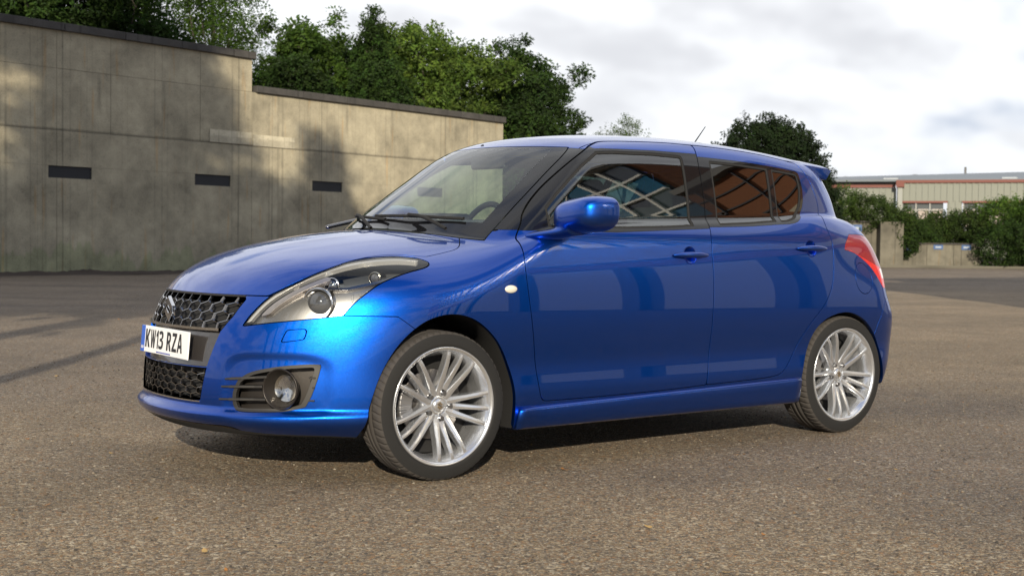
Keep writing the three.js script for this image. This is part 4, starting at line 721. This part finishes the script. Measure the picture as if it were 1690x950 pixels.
  const strip = clip(headSkin, (x, y, z) => Math.min(.0085 - hf(x, y, z), y - .626 - (x + .69) * .385)); part('light_strip', G(S(hemmed(shifted(strip, -.007), .02))), std(.50, .49, .47, .25, .5), head);
  const strip2 = clip(headSkin, (x, y, z) => Math.min(.030 - hf(x, y, z), hf(x, y, z) - .016, y - .640 - (x + .69) * .385, -.40 - x)); if (strip2.idx.length) part('inner_trim', G(S(hemmed(shifted(strip2, -.018), .02))), std(.36, .33, .32, .3, .8), head);
  const lens = (x, y, z, r, m1, m2, len = .05) => { const dir = new THREE.Vector3(-.80, 0, .60).normalize(), B = new THREE.Matrix4().makeBasis(new THREE.Vector3(0, 1, 0).cross(dir).normalize(), new THREE.Vector3(0, 1, 0), dir), L = (pts) => flip(new THREE.LatheGeometry(pts.map(([a, d]) => new THREE.Vector2(a, d)), 36).rotateX(Math.PI / 2).applyMatrix4(B).translate(x, y, z).toNonIndexed()); const ring = part('lamp_ring', L([[r * 1.28, -len], [r * 1.3, -.004], [r * 1.2, .006], [r * 1.06, -.002], [r * 1.0, -.02], [r * .98, -len]]), m1, head); part('lamp_lens', L([[.0001, r * .42], [r * .35, r * .38], [r * .7, r * .2], [r * .9, 0], [r, -.02]]), m2, ring); };
  const glassBall = new THREE.MeshPhysicalMaterial({ color: lin(.10, .10, .105), roughness: .03, metalness: .4, clearcoat: 1 });
  const HL = (x, y, ins) => { const z = surfZ(x, y), n = normalAt(x, y, z); return [x - n.x * ins, y - n.y * ins, z - n.z * ins]; };
  lens(...HL(-.470, .714, .040), .052, CHROME, glassBall); lens(...HL(-.405, .800, .045), .026, CHROME, std(.45, .46, .47, .05, 1)); lens(...HL(-.235, .838, .045), .020, std(.6, .56, .46, .12, 1), glassBall, .06);
}
// ---- small outside parts ----
{
  const skirt = (side) => {                                         // sill skirt lofted along the flank
    const n = 48, prof = (u) => { const t = u; const y1 = lerp(.268, .303, t), fl = .010 * Math.exp(-((u / .04) ** 2)) + .004 * Math.exp(-(((u - 1) / .05) ** 2)); return [[.775, y1 + .008], [.826, y1 + .004], [.842 + fl, y1 - .004], [.8475 + fl, y1 - .014], [.8455 + fl * .8, y1 - .045], [.839, .205], [.833, .186], [.822, .176], [.76, .174]]; };
    const pos = [], idx = [], K = 9; for (let i = 0; i <= n; i++) { const u = i / n; for (const [z, y] of prof(u)) pos.push(lerp(.358, 2.084, u), y, z * side); }
    for (let i = 0; i < n; i++) for (let k = 0; k < K - 1; k++) { const a = i * K + k, b = a + K; side > 0 ? idx.push(a, a + 1, b, b, a + 1, b + 1) : idx.push(a, b, a + 1, b, b + 1, a + 1); }
    for (const e of [0, n]) { const c = pos.length / 3; let sy = 0, sz = 0; for (let k = 0; k < K; k++) { sy += pos[3 * (e * K + k) + 1]; sz += pos[3 * (e * K + k) + 2]; } pos.push(pos[3 * e * K], sy / K, sz / K); for (let k = 0; k < K; k++) { const a = e * K + k, b = e * K + (k + 1) % K; (e === 0) === (side > 0) ? idx.push(c, b, a) : idx.push(c, a, b); } }
    let g = new THREE.BufferGeometry(); g.setAttribute('position', new THREE.Float32BufferAttribute(pos, 3)); g.setIndex(idx); g.setAttribute('uv', new THREE.Float32BufferAttribute(new Float32Array(pos.length / 3 * 2).map((_, i) => pos[3 * (i >> 1) + (i & 1)]), 2)); g.computeVertexNormals(); return g;
  };
  part('side_skirt', skirt(1), PAINT, car); part('side_skirt', skirt(-1), PAINT, car);
}
const ellipsoid = (x, y, z, a, b, c, seg = 32) => new THREE.SphereGeometry(1, seg, seg / 2).scale(a, b, c).translate(x, y, z);
for (const [k, side] of [[0, 1], [1, -1]]) HND.forEach(([x, y, z], i) => {
  const door = (i ? rDoors : fDoors)[k], n = normalAt(x, y, z), tilt = Math.asin(n.y);
  const bowl = new THREE.SphereGeometry(1, 28, 10, 0, 6.2832, 0, Math.PI / 2).rotateX(-Math.PI / 2).scale(.0392, .0415, .022); moved(bowl, 0, 0, 0, -tilt); bowl.translate(x, y, (z + .0005)); if (side < 0) bowl.scale(1, 1, -1);
  part('handle_hollow', bowl, new THREE.MeshPhysicalMaterial({ ...{ color: PAINT.color, metalness: .95, roughness: .30, clearcoat: 1, clearcoatRoughness: .02, side: THREE.DoubleSide } }), door);
  const pts = []; const hg = new THREE.SphereGeometry(1, 40, 16), p = hg.attributes.position; for (let q = 0; q < p.count; q++) { const X = p.getX(q), sx = Math.sign(X) * Math.abs(X) ** .8, w = 1 - .18 * Math.abs(sx) ** 3; p.setXYZ(q, sx * .112, p.getY(q) * .0135 * w + .002, (p.getZ(q) * .0125 + .016 - .012 * sx * sx)); } hg.computeVertexNormals(); moved(hg, x + .002, y - .002, z + .004, -tilt); if (side < 0) { hg.scale(1, 1, -1); hg.index.array.forEach((_, q, A) => { if (q % 3 === 1) { const t = A[q]; A[q] = A[q + 1]; A[q + 1] = t; } }); hg.computeVertexNormals(); }
  part('door_handle', hg, PAINT, door);
});
{ // door mirrors
  const cap = (x, y, z) => { const X = (x - .645) / .125, Y = (y - 1.066 - .012 * (z - .93) / .12) / .075, Z = (z - .928) / .140, e = ((Math.abs(X) ** 2.6 + Math.abs(Y) ** 3.0 + Math.abs(Z) ** 3.4) ** (1 / 2.8) - 1) * .09; const back = (x - .676 - .22 * (z - .93)); const body = smax(e, back, .02), t = clamp((z - .74) / .2), ax = lerp(.545, .60, t), ay = lerp(.975, 1.006, t), stalk = Math.hypot((x - ax) / lerp(3.6, 2.0, t), (y - ay) * 1.05) - lerp(.026, .022, t); return smin(body, smax(smax(stalk, .74 - z, .004), z - .92, .01), .025); };
  const m = netOf(cap, [.40, .90, .72], [.84, 1.2, 1.13], .006), [glassFace, shell] = split(m, (x, y, z, nx) => (nx > .85 && y > 1.02 ? .02 - Math.abs(x - .676 - .22 * (z - .93)) : -1), 0);
  const sh = sides('door_mirror', shell, PAINT); sides('mirror_glass', glassFace, CHROME, sh); sh[1].position.set(.20, 0, .07);    // the far mirror is folded back
}
sides('side_indicator', G ? (() => { const g = ellipsoid(.312, .759, surfZ(.312, .759), .031, .0165, .009); return { pos: [...g.attributes.position.array], nor: [...g.attributes.normal.array], idx: [...g.index.array] }; })() : 0, new THREE.MeshPhysicalMaterial({ color: lin(.62, .58, .50), roughness: .12, clearcoat: 1 }));
{ // rear lamps: dark red upper part, bright red lower blade, a clear block
  const lo = (x, y, z) => (.925 - .35 * Math.max(0, x - 2.50) - y) + .004, [clearB, red] = split(tailSkin, (x, y, z) => Math.min(.835 - y, y - .785, x - 2.745), 0), [blade, top] = split(red, lo, 0);
  const R = new THREE.MeshPhysicalMaterial({ color: lin(.55, .012, .012), roughness: .25, clearcoat: 1, clearcoatRoughness: .01, emissive: lin(0, 0, 0) }), R2 = new THREE.MeshPhysicalMaterial({ color: lin(.20, .004, .015), roughness: .2, clearcoat: 1, clearcoatRoughness: .01 });
  const t = sides('rear_lamp', hemmed(top, .02), R2); sides('lamp_blade', hemmed(blade, .02), R, t, null); sides('reversing_lamp', hemmed(clearB, .02), std(.75, .75, .76, .15, .2), t);
}
{ // roof spoiler
  const n = 40, pos = [], idx = [], K = 9; for (let i = 0; i <= n; i++) { const z = -.53 + 1.06 * i / n, a = Math.abs(z) / .53, c = .10 * a * a, e = Math.sqrt(Math.max(0, 1 - a ** 14)), yb = surfY(2.36, Math.abs(z)); const base = yb - .008; for (const [x, y] of [[2.37, 0], [2.45, .002], [2.55, -.004], [2.665, -.016], [2.690, -.026], [2.682, -.040], [2.650, -.088], [2.60, -.085], [2.50, -.05]]) pos.push(x - c * .35, base + y * (.8 + .2 * e) - .004 * a, z); }
  for (let i = 0; i < n; i++) for (let k = 0; k < K; k++) { const a = i * K + k, a2 = i * K + (k + 1) % K, b = a + K, b2 = a2 + K; idx.push(a, b, a2, b, b2, a2); }
  for (const e of [0, n]) for (let k = 1; k < K - 1; k++) { const o = e * K; e ? idx.push(o, o + k + 1, o + k) : idx.push(o, o + k, o + k + 1); }
  const g = new THREE.BufferGeometry(); g.setAttribute('position', new THREE.Float32BufferAttribute(pos, 3)); g.setAttribute('uv', new THREE.Float32BufferAttribute(new Float32Array(pos.length / 3 * 2).map((_, i) => pos[3 * (i >> 1) + (i & 1 ? 2 : 0)]), 2)); g.setIndex(idx); g.computeVertexNormals(); part('roof_spoiler', g, PAINT, tailgate);
}
{ // aerial, wipers
  const y = surfY(2.12, 0), an = part('aerial', merged(new THREE.CylinderGeometry(.0022, .0042, .16, 8).translate(0, .08, 0), new THREE.CylinderGeometry(.010, .016, .02, 12)).rotateZ(-.72).translate(2.13, y + .004, 0), RUBBER, car);
  const on = (z, y) => new THREE.Vector3(solve((x) => -cabinField(x, y, Math.abs(z)), 1.2, -.2), y, z);
  const wip = (zs, y0, y1, zp) => { const tube = (pts, r) => new THREE.TubeGeometry(new THREE.CatmullRomCurve3(pts), 20, r, 6), lift = (v, d) => v.clone().add(new THREE.Vector3(-.58 * d, .8 * d, 0)), A = lift(on(zs[0], y0), .014), B = lift(on(zs[1], y1), .014), M = lift(on((zs[0] + zs[1]) / 2, (y0 + y1) / 2), .02), P = new THREE.Vector3(on(zp, 1.0).x - .05, 1.005, zp); const w = part('wiper', tube([A, M, B], .007), RUBBER, car); part('wiper_arm', tube([P, lift(P.clone().lerp(M, .55), .025), lift(M, .008)], .008), RUBBER, w); };
  { const g = new THREE.CapsuleGeometry(.013, .17, 6, 14).rotateZ(-1.30).scale(1, .8, 1).translate(.315, 1.034, -.60); part('wiper_spindle_cover', g, DCHROME, car); }
  wip([-.52, .10], 1.06, 1.035, .12); wip([-.02, .50], 1.052, 1.038, .50);
}
for (const poly of [archF, archR]) { // arch liners: a dark band from each opening's lip inwards, closed by a back wall
  const p = poly.filter((q) => q[1] > .17), n = p.length, pos = [], idx = [];
  for (const [x, y] of p) { const zo = surfZ(x, y) - .006; for (const z of [zo, zo - .03, .46]) pos.push(x, y, z); }
  for (let i = 0; i < n - 1; i++) for (let k = 0; k < 2; k++) { const a = i * 3 + k, b = a + 3; idx.push(a, a + 1, b, b, a + 1, b + 1); }
  const c0 = pos.length / 3; pos.push((p[0][0] + p[n - 1][0]) / 2, .2, .46); for (let i = 0; i < n - 1; i++) idx.push(c0, i * 3 + 2, i * 3 + 5);
  const m = { pos, nor: [], idx }, mk = (s) => { const g = new THREE.BufferGeometry(); g.setAttribute('position', new THREE.Float32BufferAttribute(pos.map((v, i) => (i % 3 === 2 ? v * s : v)), 3)); g.setIndex(idx); g.computeVertexNormals(); return g; };
  for (const s of [1, -1]) part('arch_liner', mk(s), new THREE.MeshStandardMaterial({ color: lin(.008, .008, .009), roughness: .95, side: THREE.DoubleSide }), car);
}
// ---- wheels ----
const TYRE = std(.0075, .0075, .0078, .82), TREAD = std(.046, .041, .038, .92), DISC = std(.16, .15, .145, .35, .9), CALIPER = std(.24, .24, .25, .4, .7), NUT = std(.24, .24, .25, .3, .9);
const WR = .2985, WZ = .735;
function tyreGeometry(from, to) {                                           // carcass with two grooves and shoulder slots cut into the tread
  const prof = []; const half = .0985; // (radius, z) from inner bead over the tread to the outer bead
  const pts = [[.214, -.088], [.226, -.096], [.250, -.0985], [.274, -.0955], [.287, -.0905], [.2935, -.083], [.2965, -.074], [.2975, -.055], [.2978, -.038], [.2978, -.036], [.2905, -.0355], [.2905, -.0285], [.2980, -.028], [.2984, -.012], [.2984, -.005], [.2912, -.0045], [.2912, .0045], [.2984, .005], [.2984, .012], [.2980, .028], [.2905, .0285], [.2905, .0355], [.2978, .036], [.2975, .055], [.2965, .074], [.2935, .083], [.287, .0905], [.274, .0955], [.250, .0985], [.244, .0975], [.240, .0955], [.2378, .092], [.230, .088], [.218, .080]].slice(from, to);
  const N = 480, K = pts.length, pos = [], idx = [], uv = [];
  for (let i = 0; i <= N; i++) { const a = i / N * 6.283185, f = i % 8; for (let k = 0; k < K; k++) { let [r, z] = pts[k]; const az = Math.abs(z); if (r > .285 && az > .037 && az < .088 && (f === 0 || f === 1)) r -= .0055 * (az > .083 ? .5 : 1); const a2 = a + (az > .03 && r > .28 ? Math.sign(z) * (az - .03) * .9 : 0); pos.push(Math.cos(a2) * r, Math.sin(a2) * r, z); uv.push(a2 * .3, k * .01); } }
  for (let i = 0; i < N; i++) for (let k = 0; k < K - 1; k++) { const a = i * K + k, b = a + K; idx.push(a, b, a + 1, b, b + 1, a + 1); }
  let g = new THREE.BufferGeometry(); g.setAttribute('position', new THREE.Float32BufferAttribute(pos, 3)); g.setAttribute('uv', new THREE.Float32BufferAttribute(uv, 2)); g.setIndex(idx); g = g.toNonIndexed(); 
  g = mergeVertices(g.deleteAttribute('uv'), 1e-5); g.computeVertexNormals(); return g;
}
function sectionSweep(stations) {                                   // closed loft through stations of equal point counts
  const K = stations[0].length, pos = stations.flat(2), idx = []; for (let i = 0; i < stations.length - 1; i++) for (let k = 0; k < K; k++) { const a = i * K + k, a2 = i * K + (k + 1) % K; idx.push(a, a2, a + K, a2, a2 + K, a + K); }
  for (const e of [0, stations.length - 1]) for (let k = 1; k < K - 1; k++) { const o = e * K; e ? idx.push(o, o + k + 1, o + k) : idx.push(o, o + k, o + k + 1); }
  const g = new THREE.BufferGeometry(); g.setAttribute('position', new THREE.Float32BufferAttribute(pos, 3)); g.setIndex(idx); const h = g.toNonIndexed(); h.computeVertexNormals(); h.setAttribute('uv', new THREE.Float32BufferAttribute(new Float32Array(h.attributes.position.count * 2), 2)); return h;
}
function spoke(a0, a1, r0, r1, w0, w1) {                            // a tapered ridge-backed bar from hub to rim; z faces out
  const st = [], n = 12; for (let i = 0; i <= n; i++) { const t = i / n, X = lerp(r0 * Math.cos(a0), r1 * Math.cos(a1), t), Y = lerp(r0 * Math.sin(a0), r1 * Math.sin(a1), t), a = Math.atan2(r1 * Math.sin(a1) - r0 * Math.sin(a0), r1 * Math.cos(a1) - r0 * Math.cos(a0)), w = lerp(w0, w1, t) * (1 + .25 * (1 - t) ** 3), zf = lerp(.052, .088, ss(0, 1.0, t)) + .004 * Math.sin(t * 3.14), dep = lerp(.040, .030, t), c = Math.cos(a), s = Math.sin(a), P = (u, z) => [X - s * u, Y + c * u, z]; st.push([P(-w * .52, zf - dep), P(-w * .44, zf - .0035), P(-w * .36, zf), P(0, zf + .0012), P(w * .36, zf), P(w * .44, zf - .0035), P(w * .52, zf - dep)]); }
  return sectionSweep(st);
}
const lathe = (pts, seg = 96) => new THREE.LatheGeometry(pts.map(([r, z]) => new THREE.Vector2(r, z)), seg).rotateX(Math.PI / 2).scale(1, 1, 1);
const D = Math.PI / 180;
const tyreG = merged(tyreGeometry(0, 5).toNonIndexed(), tyreGeometry(26, 34).toNonIndexed()), treadG = tyreGeometry(4, 27);
const rimG = new THREE.LatheGeometry([[.200, -.08], [.206, -.06], [.200, .0], [.200, .040], [.206, .060], [.213, .074], [.2165, .0815], [.2195, .0845], [.2215, .0905], [.2250, .0950], [.2300, .0978], [.2345, .0988], [.2372, .0975], [.2380, .092], [.236, .084], [.222, .080]].map(([r, z]) => new THREE.Vector2(r, z)), 128).rotateX(Math.PI / 2);
const spokes = [];
for (let k = 0; k < 5; k++) spokes.push([spoke((72 * k - 27) * D, (72 * k - 17) * D, .040, .2190, .029, .0205), spoke((72 * k + 27) * D, (72 * k + 17) * D, .040, .2190, .029, .0205), spoke(72 * k * D, 72 * k * D, .066, .2190, .025, .0190)]);
const hubG = new THREE.LatheGeometry([[.0001, .050], [.026, .050], [.030, .053], [.034, .052], [.050, .046], [.070, .040], [.074, .030], [.074, .0]].map(([r, z]) => new THREE.Vector2(r, z)), 64).rotateX(Math.PI / 2);
function wheel(x, y, s, rot, steer = 0) {
  const w = new THREE.Group(); w.name = 'wheel'; w.position.set(x, y, s * WZ); w.rotation.y = (s < 0 ? Math.PI : 0) + steer; car.add(w);
  part('tread', treadG, TREAD, part('tyre', tyreG, TYRE, w));
  const spin = (g) => g.clone().rotateZ(rot), rimM = part('rim', spin(merged(rimG, hubG)), ALLOY, w);
  for (const sp of spokes) for (const g of sp) part('spoke', spin(g), ALLOY, w);
  part('centre_cap', moved(new THREE.LatheGeometry([[.0001, .060], [.018, .0595], [.025, .057], [.0275, .052]].map(([r, z]) => new THREE.Vector2(r, z)), 40).rotateX(Math.PI / 2), 0, 0, 0), ALLOY, w);
  { const sh = new THREE.Shape([[-.014, .005], [0, .016], [.014, .005], [.008, 0], [0, .006], [-.002, .004], [.014, -.009], [.014, -.005], [0, -.016], [-.014, -.005], [-.008, 0], [0, -.006], [.002, -.004], [-.014, .009]].map(([a, b]) => new THREE.Vector2(a * .9, b))); part('cap_emblem', new THREE.ExtrudeGeometry(sh, { depth: .002, bevelEnabled: false }).translate(0, 0, .0595), std(.35, .27, .18, .3, .8), w); }
  for (let k = 0; k < 5; k++) { const a = 72 * k * D + rot, r = .052; part('wheel_nut', merged(new THREE.CylinderGeometry(.0095, .0105, .022, 6).rotateX(Math.PI / 2).translate(r * Math.cos(a), r * Math.sin(a), .052), new THREE.TorusGeometry(.0145, .003, 8, 20).translate(r * Math.cos(a), r * Math.sin(a), .0465)), NUT, w); }
  part('brake_disc', new THREE.LatheGeometry([[.05, -.012], [.05, .004], [.075, .004], [.078, -.004], [.140, -.004], [.140, -.020], [.05, -.020]].map(([r, z]) => new THREE.Vector2(r, z)), 64).rotateX(Math.PI / 2), DISC, w);
  const ca = (x < 1 ? 174 : 150) * D, cg = []; for (let i = -3; i <= 3; i++) { const a = ca + i * (x < 1 ? 7.5 : 5) * D; cg.push(new RoundedBoxGeometry(.060, .024, .060, 2, .007).rotateZ(a).translate(Math.cos(a) * .140, Math.sin(a) * .140, .002)); } part('brake_caliper', merged(cg, new THREE.CylinderGeometry(.013, .013, .07, 14).rotateX(Math.PI / 2).translate(Math.cos(ca + .33) * .130, Math.sin(ca + .33) * .130, .004), new THREE.CylinderGeometry(.013, .013, .07, 14).rotateX(Math.PI / 2).translate(Math.cos(ca - .33) * .130, Math.sin(ca - .33) * .130, .004)), CALIPER, w);
  part('wheel_back', new THREE.CircleGeometry(.199, 48).translate(0, 0, -.03), DARK, w);
}
wheel(0, .2975, 1, -79 * D + .02); wheel(0, .2975, -1, .4); wheel(2.43, .2975, 1, -93 * D); wheel(2.43, .2975, -1, 1);
// ---- cabin ----
{
  part('dashboard', merged(new RoundedBoxGeometry(.42, .16, 1.22, 4, .06).rotateZ(-.10).translate(.62, .955, 0), new RoundedBoxGeometry(.30, .5, 1.2, 2, .05).translate(.62, .70, 0), new RoundedBoxGeometry(.22, .07, .34, 4, .03).translate(.72, 1.055, -.36)), PLASTIC, car);
  const sw = part('steering_wheel', new THREE.TorusGeometry(.178, .015, 14, 48).rotateY(Math.PI / 2).rotateZ(-.42).translate(.98, .985, -.36), PLASTIC, car); part('steering_boss', new RoundedBoxGeometry(.06, .10, .30, 3, .02).rotateZ(-.42).translate(.96, .975, -.36), PLASTIC, sw);
  for (const z of [.35, -.35]) { const s = part('front_seat', merged(new RoundedBoxGeometry(.52, .16, .5, 3, .06).translate(1.25, .52, z), new RoundedBoxGeometry(.15, .62, .48, 4, .06).rotateZ(-.25).translate(1.56, .83, z)), CLOTH, car); part('headrest', new RoundedBoxGeometry(.09, .19, .26, 4, .04).rotateZ(-.15).translate(1.665, 1.20, z), CLOTH, s); }
  const rs = part('rear_seat', merged(new RoundedBoxGeometry(.5, .2, 1.2, 3, .06).translate(2.0, .52, 0), new RoundedBoxGeometry(.14, .6, 1.2, 3, .05).rotateZ(-.3).translate(2.3, .8, 0)), CLOTH, car); for (const z of [.36, -.36]) part('headrest', new RoundedBoxGeometry(.08, .15, .24, 3, .03).rotateZ(-.2).translate(2.40, 1.13, z), CLOTH, rs);
  const mir = part('rear_view_mirror', new RoundedBoxGeometry(.03, .065, .24, 3, .014).rotateY(.15).translate(.80, 1.335, -.02), PLASTIC, car); part('mirror_arm', new THREE.CylinderGeometry(.008, .008, .08, 8).rotateZ(.7).translate(.775, 1.385, -.01), PLASTIC, mir);
  part('cabin_floor', box(2.3, .02, 1.4, 1.5, .30, 0), CLOTH, car);
}
camera.updateMatrixWorld(); scene.updateMatrixWorld(true);
renderer.render(scene, camera);
